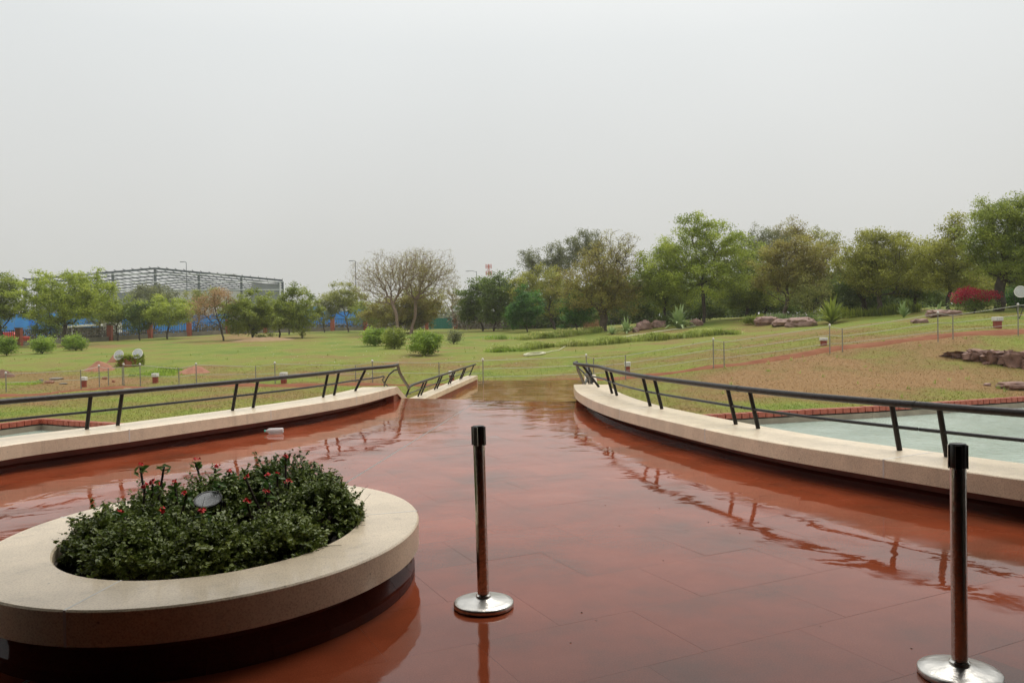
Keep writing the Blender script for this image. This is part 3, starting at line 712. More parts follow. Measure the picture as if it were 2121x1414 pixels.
# ------------------------------------------------------------------ unseen temple porch; walls and overhang added to darken the near terrace
t = thing('temple_porch', 'unseen porch roof over the near end of the terrace, with walls and overhang added for shade', 'building', (0, -4, 0))
m = MB(); m.box((-1, -2.95, 3.16), (24, 12.1, .5)); m.build('roof', M_porch, t)
m = MB(); m.add([(x_, y_, 1.58 + .45 * y_ + h_) for h_ in (0, .3) for x_, y_ in ((-13, 3.1), (11, 3.1), (11, 5.2), (-13, 5.2))], [(0, 3, 2, 1), (4, 5, 6, 7), (0, 1, 5, 4), (1, 2, 6, 5), (2, 3, 7, 6), (3, 0, 4, 7)]); m.build('shade_canopy', M_porch, t)  # unseen sloping overhang, added to cut sky light on the foreground
m = MB(); m.box((-1, -5.2, 1.455), (24, .4, 2.91)); m.build('wall', M_porch, t)
m = MB(); m.box((-2.8, -1.2, 1.455), (1.7, 7.9, 2.91)); m.build('shade_side_wall', M_porch, t)  # unseen, widened to keep light off the planter's left front
m = MB(); m.box((-7.4, 2.985, 1.455), (10.5, .45, 2.91)); m.build('shade_front_wall', M_porch, t)  # unseen, added to close the left side against sky light
m = MB(); m.box((7.4, 2.43, 1.455), (10.2, .4, 2.91)); m.build('shade_front_wall', M_porch, t)  # unseen, added to close the right side against sky light
m = MB(); m.box((3.3, -1.3, 1.455), (1.9, 6.9, 2.91)); m.build('shade_side_wall', M_porch, t)  # unseen, added to stop side light on the near floor

# ------------------------------------------------------------------ planter
def fit_ellipse():
    return (-1.78, 4.76), (1.19, 1.40), (0.82, 0.99)
(PCX, PCY), (AO, BO), (AI, BI) = fit_ellipse()
pl_t = thing('planter', 'round planter with a thick cream stone ring on a dark red tiled base', 'planter', (PCX, PCY, 0))
def ell(a, ax, by, z): return Vector((PCX + ax * math.cos(a), PCY + by * math.sin(a), z))
PT, PB = 0.335, 0.178
js = [rad(-97), rad(15), rad(100), rad(165)]
for i, a0 in enumerate(js):
    a1 = js[(i + 1) % 4]; 
    if a1 < a0: a1 += 2 * math.pi
    n = int((a1 - a0) / .07); v = []; k = 6; e_ = .004
    for q in range(n + 1):
        a = a0 + e_ + (a1 - a0 - 2 * e_) * q / n
        v += [ell(a, AO, BO, PB), ell(a, AI, BI, PB), ell(a, AI, BI, PT - .01), ell(a, AI + .01, BI + .01, PT), ell(a, AO - .008, BO - .008, PT), ell(a, AO, BO, PT - .008)]
    f = [(q * k + j, q * k + (j + 1) % k, (q + 1) * k + (j + 1) % k, (q + 1) * k + j) for q in range(n) for j in range(k)] + [tuple(range(k))[::-1], tuple(range(n * k, n * k + k))]
    m = MB(); m.add(v, f); m.build('coping_stone', M_cop, pl_t, True)
m = MB()
for a0 in js:
    v = []
    for a in (a0 - .0055, a0 + .0055): v += [ell(a, AO + .0008, BO + .0008, PB), ell(a, AI + .004, BI + .004, PB), ell(a, AI + .004, BI + .004, PT + .0008), ell(a, AO + .0008, BO + .0008, PT + .0008)]
    m.add(v, [(0, 1, 5, 4), (1, 2, 6, 5), (2, 3, 7, 6), (3, 0, 4, 7), (0, 3, 2, 1), (4, 5, 6, 7)])
m.build('grout_line', M_cgrout, pl_t)
def ring(mb, prof, n=96):
    k = len(prof); v = []
    for q in range(n):
        a = 2 * math.pi * q / n
        v += [ell(a, AO + o, BO + o, z) for o, z in prof]
    mb.add(v, [(q * k + j, q * k + (j + 1) % k, ((q + 1) % n) * k + (j + 1) % k, ((q + 1) % n) * k + j) for q in range(n) for j in range(k)])
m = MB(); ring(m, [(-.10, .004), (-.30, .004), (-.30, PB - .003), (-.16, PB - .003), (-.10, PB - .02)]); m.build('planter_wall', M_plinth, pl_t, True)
# skirting tiles round the foot
nt_ = 26
for q in range(nt_):
    a0 = 2 * math.pi * q / nt_ + .0009; a1 = 2 * math.pi * (q + 1) / nt_ - .0009; v = []
    pr = [(.0, .001), (-.095, .001), (-.095, .125), (-.075, .13), (-.02, .055), (.0, .05)]; k = len(pr); n = 4
    for s_ in range(n + 1):
        a = a0 + (a1 - a0) * s_ / n; v += [ell(a, AO + o - .03, BO + o - .03, z) for o, z in pr]
    f = [(s_ * k + j, s_ * k + (j + 1) % k, (s_ + 1) * k + (j + 1) % k, (s_ + 1) * k + j) for s_ in range(n) for j in range(k)] + [tuple(range(k))[::-1], tuple(range(n * k, n * k + k))]
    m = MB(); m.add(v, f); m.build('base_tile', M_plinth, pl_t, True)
m = MB(); v = [(PCX, PCY, .21)]
for r_ in (.33, .66, 1.0):
    for q in range(40):
        a = 2 * math.pi * q / 40; p = ell(a, (AI + .02) * r_, (BI + .02) * r_, .2 - .06 * r_ ** 2); p.z += .025 * noise.noise(p * 7); v.append(p)
f = [(0, 1 + q, 1 + (q + 1) % 40) for q in range(40)] + [(1 + r_ * 40 + q, 41 + r_ * 40 + q, 41 + r_ * 40 + (q + 1) % 40, 1 + r_ * 40 + (q + 1) % 40) for r_ in range(2) for q in range(40)]
m.add(v, f); m.build('soil', M_soil, pl_t, True)
m = MB()  # round inner pots half hidden
ring(m, [(-.37, .05), (-.395, .05), (-.395, .27), (-.37, .27)], 60)
m.build('planter_liner', mat('brown_liner', (0.04, 0.025, 0.018), rough=.6), pl_t, True)

# leaves as arrays -------------------------------------------------
def leaf_quads(C, size, rs, up=0.6, aspect=0.5, fold=False, outdir=None):
    """C (n,3) leaf centres -> verts, quads: a diamond-shaped blade each"""
    n = len(C); nrm = rs.normal(size=(n, 3)); nrm[:, 2] = np.abs(nrm[:, 2]) + up; nrm /= np.linalg.norm(nrm, axis=1)[:, None]
    a = rs.normal(size=(n, 3)) if outdir is None else outdir + rs.normal(size=(n, 3)) * .5
    a -= nrm * (a * nrm).sum(1)[:, None]; a /= np.linalg.norm(a, axis=1)[:, None] + 1e-9
    b = np.cross(nrm, a); s = size * rs.uniform(.6, 1.3, n)[:, None]
    if not fold:
        V = np.stack([C - a * s * .5, C + b * s * aspect * .5 + a * s * .05, C + a * s * .5, C - b * s * aspect * .5 + a * s * .05], 1).reshape(-1, 3)
        return V, np.arange(4 * n).reshape(n, 4)
    # oval blade of six points in two halves, folded along the midrib
    h = nrm * s * .10
    P = [C - a * s * .5, C + b * s * aspect * .45 - a * s * .18 + h, C + b * s * aspect * .42 + a * s * .2 + h, C + a * s * .5 - h * .5, C - b * s * aspect * .42 + a * s * .2 + h, C - b * s * aspect * .45 - a * s * .18 + h]
    V = np.stack(P, 1).reshape(-1, 3); i = np.arange(n)[:, None] * 6
    Q = np.concatenate([i + np.array([[0, 1, 2, 3]]), i + np.array([[0, 3, 4, 5]])]); return V, Q
def limbs_np(name, segs, mat_, parent, n=5):
    """segs: list (a, b, ra, rb) -> one mesh of tapered limbs"""
    A = np.array([s[0] for s in segs], float); B = np.array([s[1] for s in segs], float); ra = np.array([s[2] for s in segs]); rb = np.array([s[3] for s in segs])
    d = B - A; L_ = np.linalg.norm(d, axis=1)[:, None] + 1e-9; d /= L_
    B = B + d * rb[:, None] * .5
    u = np.cross(d, np.array([0.31, 0.17, 0.93])); u /= np.linalg.norm(u, axis=1)[:, None] + 1e-9; q = np.cross(d, u)
    th = np.arange(n) * 2 * math.pi / n; c = np.cos(th)[None, :, None]; s = np.sin(th)[None, :, None]
    R0 = A[:, None] + (u[:, None] * c + q[:, None] * s) * ra[:, None, None]; R1 = B[:, None] + (u[:, None] * c + q[:, None] * s) * rb[:, None, None]
    V = np.concatenate([R0, R1], 1).reshape(-1, 3); m_ = len(segs); k = np.arange(n)
    F = np.stack([k, (k + 1) % n, (k + 1) % n + n, k + n], 1)[None] + (np.arange(m_) * 2 * n)[:, None, None]
    return np_obj(name, V, F.reshape(-1, 4), mat_, parent, True)

def grow(base, fork, tips, rs, r0, rt, wob=.12, kink=True, pathw=.45):
    """join the tips to the trunk like a real tree: each to the node that makes the shortest way home"""
    P = [np.array(base)]; par = [-1]; pl_ = [0.0]
    b = np.array(base); f = np.array(fork); H = f - b; nt2 = 5
    for i in range(1, nt2 + 1):
        t_ = i / nt2; q = b + H * t_ + (rs.normal(size=3) * np.array([1, 1, .2]) * np.linalg.norm(H) * .035 if i < nt2 else 0)
        P.append(q); par.append(i - 1); pl_.append(pl_[-1] + np.linalg.norm(P[-1] - P[-2]))
    order = np.argsort(np.linalg.norm(tips - f, axis=1)); start = nt2 - 1
    for k in order:
        t_ = tips[k]; A = np.array(P[start:]); L_ = np.array(pl_[start:])
        d = np.linalg.norm(A - t_, axis=1); cost = d + pathw * L_ + .6 * np.maximum(0, A[:, 2] - t_[2])
        j = int(np.argmin(cost)) + start
        if kink and d[j - start] > .5:
            m_ = P[j] * .5 + t_ * .5 + rs.normal(size=3) * wob * d[j - start] + np.array([0, 0, .08 * d[j - start]])
            P.append(m_); par.append(j); pl_.append(pl_[j] + np.linalg.norm(m_ - P[j])); j = len(P) - 1
        P.append(t_); par.append(j); pl_.append(pl_[j] + np.linalg.norm(t_ - P[j]))
    n = len(P); w_ = np.zeros(n); ch = np.zeros(n)
    for i in range(n - 1, 0, -1):
        if w_[i] == 0: w_[i] = 1
        w_[par[i]] += w_[i]
    w_[0] = w_[1]
    e_ = math.log(r0 / rt) / math.log(max(2, w_[1])); R = rt * w_ ** e_
    return [(P[par[i]], P[i], R[par[i]] if par[i] > 0 and w_[par[i]] < 1.9 * w_[i] else R[i] * 1.12, R[i]) for i in range(1, n)]

def in_blobs(blobs, n, rs, shell=.42, flat=.9):
    W = np.array([b[3] * b[4] * b[5] for b in blobs]) ** .8; W /= W.sum(); out = []
    k = rs.choice(len(blobs), n, p=W)
    d = rs.normal(size=(n, 3)); d /= np.linalg.norm(d, axis=1)[:, None]; r = rs.uniform(0, 1, n) ** shell
    B = np.array(blobs)[k]
    lump = 1 + .13 * np.sin(d[:, 0] * 7 + k) * np.sin(d[:, 2] * 6 + k * 2) + .06 * rs.normal(size=n)
    return B[:, :3] + d * B[:, 3:6] * (r * lump)[:, None]
SEED = [100]
def tree(name, label, cat, px, Y, blobs, leaf='mid', bark=None, nleaf=5000, size=.2, tips=110, r0=.16, spread=.42, fork=None, group=None, up=.6, aspect=.55, depth=.85, basepx=None, parts=('trunk', 'crown'), rt=.012, zb=None, shell=.42, lean=None, droop=0):
    SEED[0] += 1; rs = np.random.RandomState(SEED[0])
    g = ground(px, Y); 
    if zb is not None: g.z = zb
    B = []
    if nleaf and cat == 'tree': fl = 'far left' in str(group); kx, ky, dy_ = (1.3, 1.2, .14) if fl else (1.15, 1.14, .05); blobs = [(a_, b_ + d_ * dy_, c_ * kx, d_ * ky) for a_, b_, c_, d_ in blobs]; nleaf = int(nleaf * (1.25 if fl else 1)); nleaf = int(nleaf * 1.95); size *= .84; tips = int(tips * 1.2); spread *= .82
    for (cx_, cy_, rx, ry) in blobs:
        c = aty(cx_, cy_, Y); a = rx * Y / FX; b_ = ry * Y / FX
        B.append((c.x, c.y + rs.uniform(-.2, .2) * a, c.z, a, a * depth, b_))
    t = thing(name, label, cat, g, group)
    tp = in_blobs(B, tips, rs, shell)
    tp = tp[tp[:, 2] > g.z + .15]
    cz = min(b[2] - b[5] * .75 for b in B); fz = g.z + fork if fork is not None else max(g.z + .3, cz)
    main = max(B, key=lambda b: b[3]); k_ = .35
    fk = (g.x + (main[0] - g.x) * k_, g.y + (main[1] - g.y) * k_, fz)
    segs = grow((g.x, g.y, g.z - .1), fk, tp, rs, r0, rt)
    limbs_np(parts[0], segs, bark or M_bark, t)
    if nleaf:
        # leaves gather round the twig ends, with a share strung along the outer twigs
        thin = [s for s in segs if s[3] < r0 * .35]
        k = rs.randint(0, len(tp), nleaf); C = tp[k] + rs.normal(size=(nleaf, 3)) * spread * np.array([1, 1, .6])
        n2 = nleaf // 4
        if thin:
            A_ = np.array([s[0] for s in thin]); B_ = np.array([s[1] for s in thin]); kk = rs.randint(0, len(thin), n2); u_ = rs.uniform(0, 1, n2)[:, None]
            C[:n2] = A_[kk] * (1 - u_) + B_[kk] * u_ + rs.normal(size=(n2, 3)) * spread * .5
        if droop: C[:, 2] -= np.abs(rs.normal(size=nleaf)) * droop
        C = C[C[:, 2] > g.z + .05]
        V, Q = leaf_quads(C, size, rs, up, aspect)
        np_obj(parts[1], V, Q, LEAF[leaf], t)
    return t

# planting in the ring ----------------------------------------------
rsP = np.random.RandomState(77); lp = aty(431, 1034, 4.85)
clumps = [(-2.36, 4.62, .22, .26), (-2.27, 4.5, .25, .32), (-2.22, 5.0, .27, .35), (-1.98, 4.22, .27, .32), (-2.02, 4.72, .26, .34), (-1.98, 5.28, .30, .38), (-1.60, 4.18, .26, .33), (-1.28, 4.36, .26, .33), (-1.20, 4.86, .28, .42), (-1.40, 5.32, .30, .44), (-1.70, 5.55, .25, .42)]
where = ['outermost at the left, by the stone', 'at the left end', 'behind the left end', 'front left of the ring', 'left of the round lamp', 'back left under the red flowers', 'front centre below the lamp', 'front right of the ring', 'at the right end by the stone', 'back right and tallest', 'at the very back behind the flowers']
for i, (x, y, r, h) in enumerate(clumps):
    t = thing('small_leaved_shrub', 'small-leaved dark green shrub in the round planter, ' + where[i], 'shrub', (x, y, .17), 'shrubs planted in the round planter')
    nb = 80; segs = []; C = []; D = []
    for b in range(nb):
        a = rsP.uniform(0, 2 * math.pi); ph = rsP.uniform(.05, 1.0) ** .75 * 1.35
        tip = np.array([x + r * math.sin(ph) * math.cos(a), y + r * math.sin(ph) * math.sin(a), .17 + h * .9 * (.24 + .76 * math.cos(ph)) * rsP.uniform(.86, 1.08)])
        b0 = np.array([x, y, .17]) + rsP.normal(size=3) * [.02, .02, 0]; mid = b0 * .45 + tip * .55 + np.array([0, 0, .05]) + rsP.normal(size=3) * .02
        segs += [(b0, mid, .005, .0035), (mid, tip, .0035, .0015)]
        for s_ in range(5):
            u_ = rsP.uniform(.35, .9); q = mid * (1 - u_) + tip * u_; e_ = q + (tip - mid) * .35 + rsP.normal(size=3) * .05
            segs.append((q, e_, .0018, .001))
            for w_ in np.linspace(.2, 1.05, 11):
                for _ in range(2): C.append(q + (e_ - q) * w_ + rsP.normal(size=3) * .007); D.append(e_ - q)
        for w_ in np.linspace(.3, 1.03, 15):
            for _ in range(2): C.append(mid + (tip - mid) * w_ + rsP.normal(size=3) * .008); D.append(tip - mid)
    limbs_np('branches', segs, M_bark, t, 4)
    C = np.array(C); D = np.array(D); D /= np.linalg.norm(D, axis=1)[:, None]
    kp = ~((np.abs(C[:, 0] - lp.x) < .10) & (C[:, 1] < lp.y + .09) & (C[:, 1] > lp.y - .22) & (C[:, 2] > lp.z - .035 - (lp.y - C[:, 1]) * .2)); kp &= ((C[:, 0] - PCX) / (AI + .035)) ** 2 + ((C[:, 1] - PCY) / (BI + .035)) ** 2 < 1; C = C[kp]; D = D[kp]
    V, Q = leaf_quads(C, .0245, rsP, .8, .62, True, D * .9)
    np_obj('foliage', V, Q, LEAF['planter'], t)
M_thorn = mat('thorny_stem', (0.06, 0.035, 0.03), (0.03, 0.02, 0.018), 40, .7)
M_redfl = mat('red_flower', (0.75, 0.006, 0.008), (0.55, 0.004, 0.006), 30, .5)
leafbig = leafmat('oval_leaves', (0.045, 0.10, 0.02), (0.085, 0.17, 0.035), (0.16, 0.25, 0.06), .25, .3)
# stems of the thorn plants: tip pixel, depth, flower?
stems = [((291, 968), 4.95, 1), ((340, 966), 5.0, 0), ((405, 958), 5.3, 1), ((446, 971), 5.4, 1), ((475, 980), 5.3, 1), ((592, 950), 5.2, 1), ((574, 985), 5.1, 1), ((551, 988), 5.0, 1), ((509, 991), 5.0, 1),
         ((300, 1010), 4.7, 1), ((316, 1004), 4.75, 1), ((362, 1004), 4.8, 1), ((247, 1062), 4.3, 1), ((336, 1062), 4.4, 1), ((386, 1027), 4.6, 1), ((421, 1062), 4.3, 1), ((553, 1021), 4.6, 1), ((513, 1044), 4.5, 1), ((598, 1001), 4.9, 1), ((327, 1006), 5.0, 1), ((557, 1003), 4.85, 0), ((365, 1028), 4.75, 0), ((455, 1000), 4.9, 0)]
plants = [('leftmost thorny plant with a tall red-tipped stem', [0, 9, 10, 12, 1]), ('thorny plant with clustered red flowers left of the round lamp', [11, 19, 13, 14, 21]), ('thorny plant flowering red behind the round lamp', [2, 3, 4, 22]), ('thorny plant with one flower just below the round lamp', [15]), ('tallest thorny plant with red flowers, right of the round lamp', [5, 6, 7, 8, 18]), ('short thorny plant with two red flowers at the right', [16, 17, 20])]
for lab, idx in plants:
    pts_ = [aty(*stems[i][0], stems[i][1]) for i in idx]; cx_ = sum(p.x for p in pts_) / len(pts_); cy_ = sum(p.y for p in pts_) / len(pts_) 
    t = thing('flowering_thorn_plant', lab + ' in the planter', 'flowering plant', (cx_, cy_, .18), 'red-flowered thorn plants in the round planter')
    segs = []; C = []; D = []
    for i, p in zip(idx, pts_):
        p = np.array(p); b0 = np.array([cx_ + (p[0] - cx_) * .03, cy_ + (p[1] - cy_) * .03, .17]); m1 = b0 * .5 + p * .5 + rsP.normal(size=3) * .02
        segs += [(b0, m1, .010, .0085), (m1, p, .0085, .007)]
        for q in np.linspace(.1, .95, 10):
            c = m1 * (1 - q) + p * q; dd = rsP.normal(size=3); dd[2] *= .3; dd /= np.linalg.norm(dd); segs.append((c, c + dd * .017, .002, .0004))
        for q in range(9):
            a = rsP.uniform(0, 6.28); dd = np.array([math.cos(a), math.sin(a), rsP.uniform(.1, .9)]); C.append(p + dd * .026 + np.array([0, 0, -.012 - .018 * (q % 3)])); D.append(dd)
        if stems[i][2]:
            fm = MB(); nf = 5 + (i % 4)
            for q in range(nf):
                c = Vector(p) + Vector((rsP.normal() * .011, rsP.normal() * .011, .012 + rsP.uniform(0, .024)))
                for sgn in (0, 1):
                    a = q * 2.1 + sgn * math.pi; tilt = Matrix.Rotation(a, 3, 'Z') @ Matrix.Rotation(.4 + 1.1 * rsP.uniform(0, 1), 3, 'Y')
                    ctr = c + tilt @ Vector((.0075, 0, 0)); n_ = 8
                    vv = [ctr + tilt @ Vector((.0095 * math.cos(k * 6.283 / n_), .008 * math.sin(k * 6.283 / n_), .0022 * math.cos(k * 1.57))) for k in range(n_)] + [ctr + tilt @ Vector((0, 0, -.002))]
                    fm.add(vv, [(k, (k + 1) % n_, n_) for k in range(n_)])
            fm.build('flower', M_redfl, t)
    limbs_np('stem', segs, M_thorn, t, 5)
    V, Q = leaf_quads(np.array(C), .055, rsP, .5, .42, True, np.array(D) * 2); np_obj('leaves', V, Q, leafbig, t)

# ------------------------------------------------------------------ round flood lamps
def flood(label, c, r, aim, parent_h=None, bracket=None, group=None):
    """bowl-shaped lamp: housing, rim, reflector, glass, bulb"""
    c = Vector(c); M = Vector(aim).normalized().to_track_quat('Z', 'Y').to_matrix()
    t = thing('flood_lamp', label, 'lamp', c, group)
    m = MB(); m.lathe([(.25 * r, -.62 * r), (.5 * r, -.55 * r), (.8 * r, -.32 * r), (r, -.02 * r), (r * 1.02, 0), (.97 * r, 0), (.76 * r, -.3 * r), (.4 * r, -.5 * r), (.0001, -.54 * r)], 28, c, M); m.build('housing', M_lamph, t, True)
    m = MB(); m.lathe([(.955 * r, -.02 * r), (.74 * r, -.28 * r), (.38 * r, -.48 * r), (.001, -.52 * r)], 28, c, M); m.build('reflector', M_glass, t, True)
    m = MB(); m.lathe([(.93 * r, .0 * r), (1.05 * r, .0), (1.06 * r, .06 * r), (.93 * r, .07 * r), (.93 * r, 0)], 28, c, M); m.build('rim', M_lamph if r < .2 else M_white, t, True)
    m = MB(); m.lathe([(.001, .02 * r), (.93 * r, .02 * r), (.93 * r, .045 * r), (.7 * r, .08 * r), (.001, .1 * r)], 28, c, M)
    gm = bpy.data.materials.get('clear_lamp_glass')
    if not gm:
        gm, t_, b_ = newmat('clear_lamp_glass'); b_.inputs['Roughness'].default_value = .05; b_.inputs['Base Color'].default_value = (.85, .88, .9, 1)
        tp_ = t_.nodes.new('ShaderNodeBsdfTransparent'); ms_ = t_.nodes.new('ShaderNodeMixShader'); ms_.inputs[0].default_value = .22
        t_.links.new(tp_.outputs[0], ms_.inputs[1]); t_.links.new(b_.outputs[0], ms_.inputs[2]); t_.links.new(ms_.outputs[0], t_.nodes['Material Output'].inputs[0])
    m.build('glass', gm, t, True)
    m = MB(); m.lathe([(.05 * r, -.5 * r), (.12 * r, -.4 * r), (.14 * r, -.25 * r), (.08 * r, -.15 * r), (.001, -.13 * r)], 12, c, M); m.build('bulb', M_blackp, t, True)
    if bracket is not None:
        b = Vector(bracket); side = (M @ Vector((1, 0, 0)))
        m = MB(); m.tube([c + side * r * 1.04 - M @ Vector((0, 0, r * .25)), c + side * r * 1.1 * .6 + (b - c) * .5, b], r * .07, 8); m.tube([c - side * r * 1.04 - M @ Vector((0, 0, r * .25)), c - side * r * 1.1 * .6 + (b - c) * .5, b], r * .07, 8); m.build('bracket', M_lamph, t, True)
    return t
flood('round flood lamp facing up among the planter shrubs', lp, .078, (.05, -.42, .9), bracket=(lp.x, lp.y, .17))
flood('white-rimmed round flood lamp over the left side of the ivy-covered block', aty(246, 735, 46.5), .29, (-.12, -.9, .35), bracket=aty(254, 752, 46.8))
flood('white-rimmed round flood lamp over the right side of the ivy-covered block', aty(285, 732, 46.5), .29, (.02, -.9, .38), bracket=aty(282, 750, 46.8))
g = ground(2116, 41)
flood('large round flood lamp on a stand at the right edge of the lawn', aty(2114, 604, 41), .29, (-.25, -.9, .1), bracket=(g.x, g.y + .2, g.z))
# ivy covered block
bp = ground(268, 46.6)
t = thing('ivy_block', 'square lamp plinth overgrown with ivy, a red patch at its foot', 'plinth', bp)
zt_ = aty(268, 742, 46.6).z; hh = zt_ - bp.z
m = MB(); m.box((bp.x, bp.y + .25, bp.z + hh / 2 - .05), (1.15, .8, hh + .1)); m.build('block', mat('red_plinth', (0.27, .08, .04), (.33, .12, .07), 3, .8), t)
rs = np.random.RandomState(9); n = 2600
C = np.column_stack([bp.x + rs.uniform(-.7, .7, n), bp.y - .2 + rs.uniform(-.05, .75, n), bp.z + rs.uniform(0.02, hh + .22, n)])
mk = ~((np.abs(C[:, 0] - bp.x - .05) < .2) & (C[:, 2] < bp.z + .34)); C = C[mk]
edge = (np.abs(C[:, 0] - bp.x) > .5) | (C[:, 1] < bp.y - .1) | (C[:, 2] > bp.z + hh - .1); C = C[edge]
V, Q = leaf_quads(C, .13, rs, .2, .7); np_obj('ivy', V, Q, LEAF['mid'], t)

# ------------------------------------------------------------------ stanchions
def stanchion(label, bpx, H, lean):
    b = onz(*bpx, 0)
    t = thing('stanchion', label, 'stanchion', b, 'steel queue barrier posts on the wet terrace')
    ax = Vector((lean, 0, 1)).normalized(); M = ax.to_track_quat('Z', 'Y').to_matrix() @ Matrix.Rotation(rad(45 + 20), 3, 'Z')
    R = .162
    m = MB(); m.lathe([(R - .004, .003), (R, .008), (R, .026), (R - .004, .031), (R * .8, .037), (R * .4, .047), (.05, .053), (.036, .056), (.0361, .062)], 64, b); m.build('base_disc', M_disc, t, True)
    m = MB(); m.lathe([(.040, .052), (.041, .066), (.034, .072), (.0335, .072)], 32, b, M); m.build('collar', M_steel, t, True)
    m = MB(); m.lathe([(.0315, .055), (.0315, H - .098)], 40, b, M); m.build('pole', M_steel, t, True)
    m = MB(); m.lathe([(.0325, H - .1), (.0335, H - .098), (.0335, H - .006), (.030, H), (.001, H + .001)], 40, b, M); m.build('head', M_blackp, t, True)
    for k in range(4):
        a = k * math.pi / 2; K = M @ Matrix.Rotation(a, 3, 'Z'); mm = MB(); w_ = .013
        v = []
        for z in (H - .104, H - .004):
            for (x_, y_) in ((.0325, -w_), (.038, -w_ * .9), (.038, w_ * .9), (.0325, w_)): v.append(b + K @ Vector((x_, y_, z)))
        mm.add(v, [(0, 1, 5, 4), (1, 2, 6, 5), (2, 3, 7, 6), (3, 0, 4, 7), (0, 3, 2, 1), (4, 5, 6, 7)]); mm.build('belt_slot', M_blackp if k % 2 == 0 else M_steel, t, bevel=.001)
    return t
stanchion('stainless steel queue post near the middle, between planter and pool side', (1002, 1256), .98, -.012)
stanchion('stainless steel queue post cut by the lower right corner', (1988, 1401), .985, .0)

# ------------------------------------------------------------------ bottle
bpos = onz(568, 898, 0); ang = math.atan2(.25, 1)
t = thing('plastic_bottle', 'clear plastic bottle with green cap lying on the wet floor by the left wall', 'bottle', bpos)
M = Vector((-math.cos(ang), -.10, 0)).to_track_quat('Z', 'Y').to_matrix(); r = .043; c0 = Vector(bpos) + Vector((.135, .01, r + .002))
bm_, t_, b_ = newmat('clear_plastic'); b_.inputs['Base Color'].default_value = (.9, .93, .93, 1); b_.inputs['Roughness'].default_value = .12; b_.inputs['Transmission Weight'].default_value = .55; b_.inputs['IOR'].default_value = 1.25
prof = [(.001, 0), (r * .7, 0), (r, .012)]
for i in range(7): prof += [(r, .02 + i * .024), (r * .95, .03 + i * .024)]
prof += [(r, .195), (r * .85, .215), (r * .5, .238), (.014, .25), (.014, .262)]
m = MB(); m.lathe(prof, 24, c0, M); m.build('body', bm_, t, True)
m = MB(); m.lathe([(.001, .256), (.0165, .257), (.0165, .276), (.001, .278)], 20, c0, M); m.build('cap', mat('green_cap', (.02, .5, .38), rough=.4), t, True)
rs = random.Random(4)
m = MB()
for i in range(150):
    x_, y_ = rs.uniform(-2.5, 3.5), rs.uniform(3.4, 12); s_ = rs.uniform(.0015, .004)
    if inside(x_, y_, -.5): m.box((x_, y_, s_ * .4), (s_ * 2, s_ * 1.5, s_), rs.uniform(0, 3))
o = m.build('grit', M_rock); tag(o, 'small bits of grit scattered over the wet red paving', 'grit', kind='stuff')

# ------------------------------------------------------------------ lawn furniture
def bollard(label, px, py_top, Y, hpx, wpx):
    g = ground(px, Y); top = aty(px, py_top, Y).z; w_ = wpx * Y / FX
    t = thing('path_light', label, 'path light', g, 'small red path lights with white heads')
    h = max(.25, top - g.z); c = h * .36
    m = MB(); m.box((g.x, g.y, g.z + (h - c) / 2 - .03), (w_ * .8, w_ * .8, h - c + .06)); m.build('base', M_boll, t, bevel=.01)
    m = MB(); m.box((g.x, g.y, g.z + h - c / 2), (w_ * 1.05, w_ * 1.05, c)); m.build('lamp_head', M_white, t, bevel=.015)
    for k in (-1, 0, 1):
        m = MB(); m.box((g.x + k * w_ * .3, g.y - w_ * .53, g.z + h - c / 2), (w_ * .2, .012, c * .62)); m.build('window', mat('frosted_pane', (.5, .5, .46), rough=.3) if 'frosted_pane' not in bpy.data.materials else bpy.data.materials['frosted_pane'], t)
for a in [('red path light with white head left of the ivy-covered block', 174, 780, 36.2, 0, 10), ('red path light with white head right of the ivy-covered block', 322, 773, 37, 0, 11), ('path light whose white head shows above the left railing', 588, 771, 35.9, 0, 13),
          ('path light seen through the bars of the lower left railing', 936, 768, 35.7, 0, 12), ('path light beyond the top of the right railing', 1300, 749, 35.2, 0, 11), ('path light between two posts in the middle of the right lawn', 1706, 699, 35.6, 0, 13), ('path light highest on the right-hand bank', 2066, 656, 35.6, 0, 15)]: bollard(*a)

def fence_posts(label, posts, wires):
    g0 = ground(posts[0][0], posts[0][2]); t = thing('wire_fence', label, 'fence', g0)
    tops = []
    for (px, pt, Y, knob) in posts:
        g = ground(px, Y); tz = aty(px, pt, Y); m = MB(); tp = Vector((g.x, g.y, tz.z))
        m.tube([(g.x, g.y, g.z - .1), tp], .022, 7); m.build('post', M_post, t, True)
        if knob: mm = MB(); mm.lathe([(.001, -.03), (.04, -.012), (.05, .02), (.035, .06), (.001, .075)], 10, tp); mm.build('post_cap', M_white, t, True)
        tops.append((tp, g))
    for hgt in wires:
        m = MB(); 
        for (a, ga), (b, gb) in zip(tops, tops[1:]):
            pa = ga.lerp(a, hgt); pb = gb.lerp(b, hgt); mid = (pa + pb) / 2; mid.z -= .03 * (pb - pa).length / 8
            m.tube([pa, pa.lerp(mid, .6), mid, pb.lerp(mid, .6), pb], .0095 if hgt > .6 else .0085, 4)
        m.build('wire', M_wire, t)
    return t
fence_posts('sagging wire fence on thin knobbed posts along the left lawn path', [(13, 773, 35, 1), (168, 766, 35.2, 0), (206, 758, 36, 1), (225, 762, 36.6, 0), (254, 759, 36, 0), (257, 755, 35.6, 1), (291, 755, 35.6, 1), (371, 762, 36, 0), (407, 754, 36.2, 1), (530, 758, 36, 0), (570, 752, 35.8, 1), (737, 756, 35.5, 0), (772, 748, 35.2, 1), (910, 750, 34.9, 0), (1001, 745, 31.8, 1)], (.97, .5))
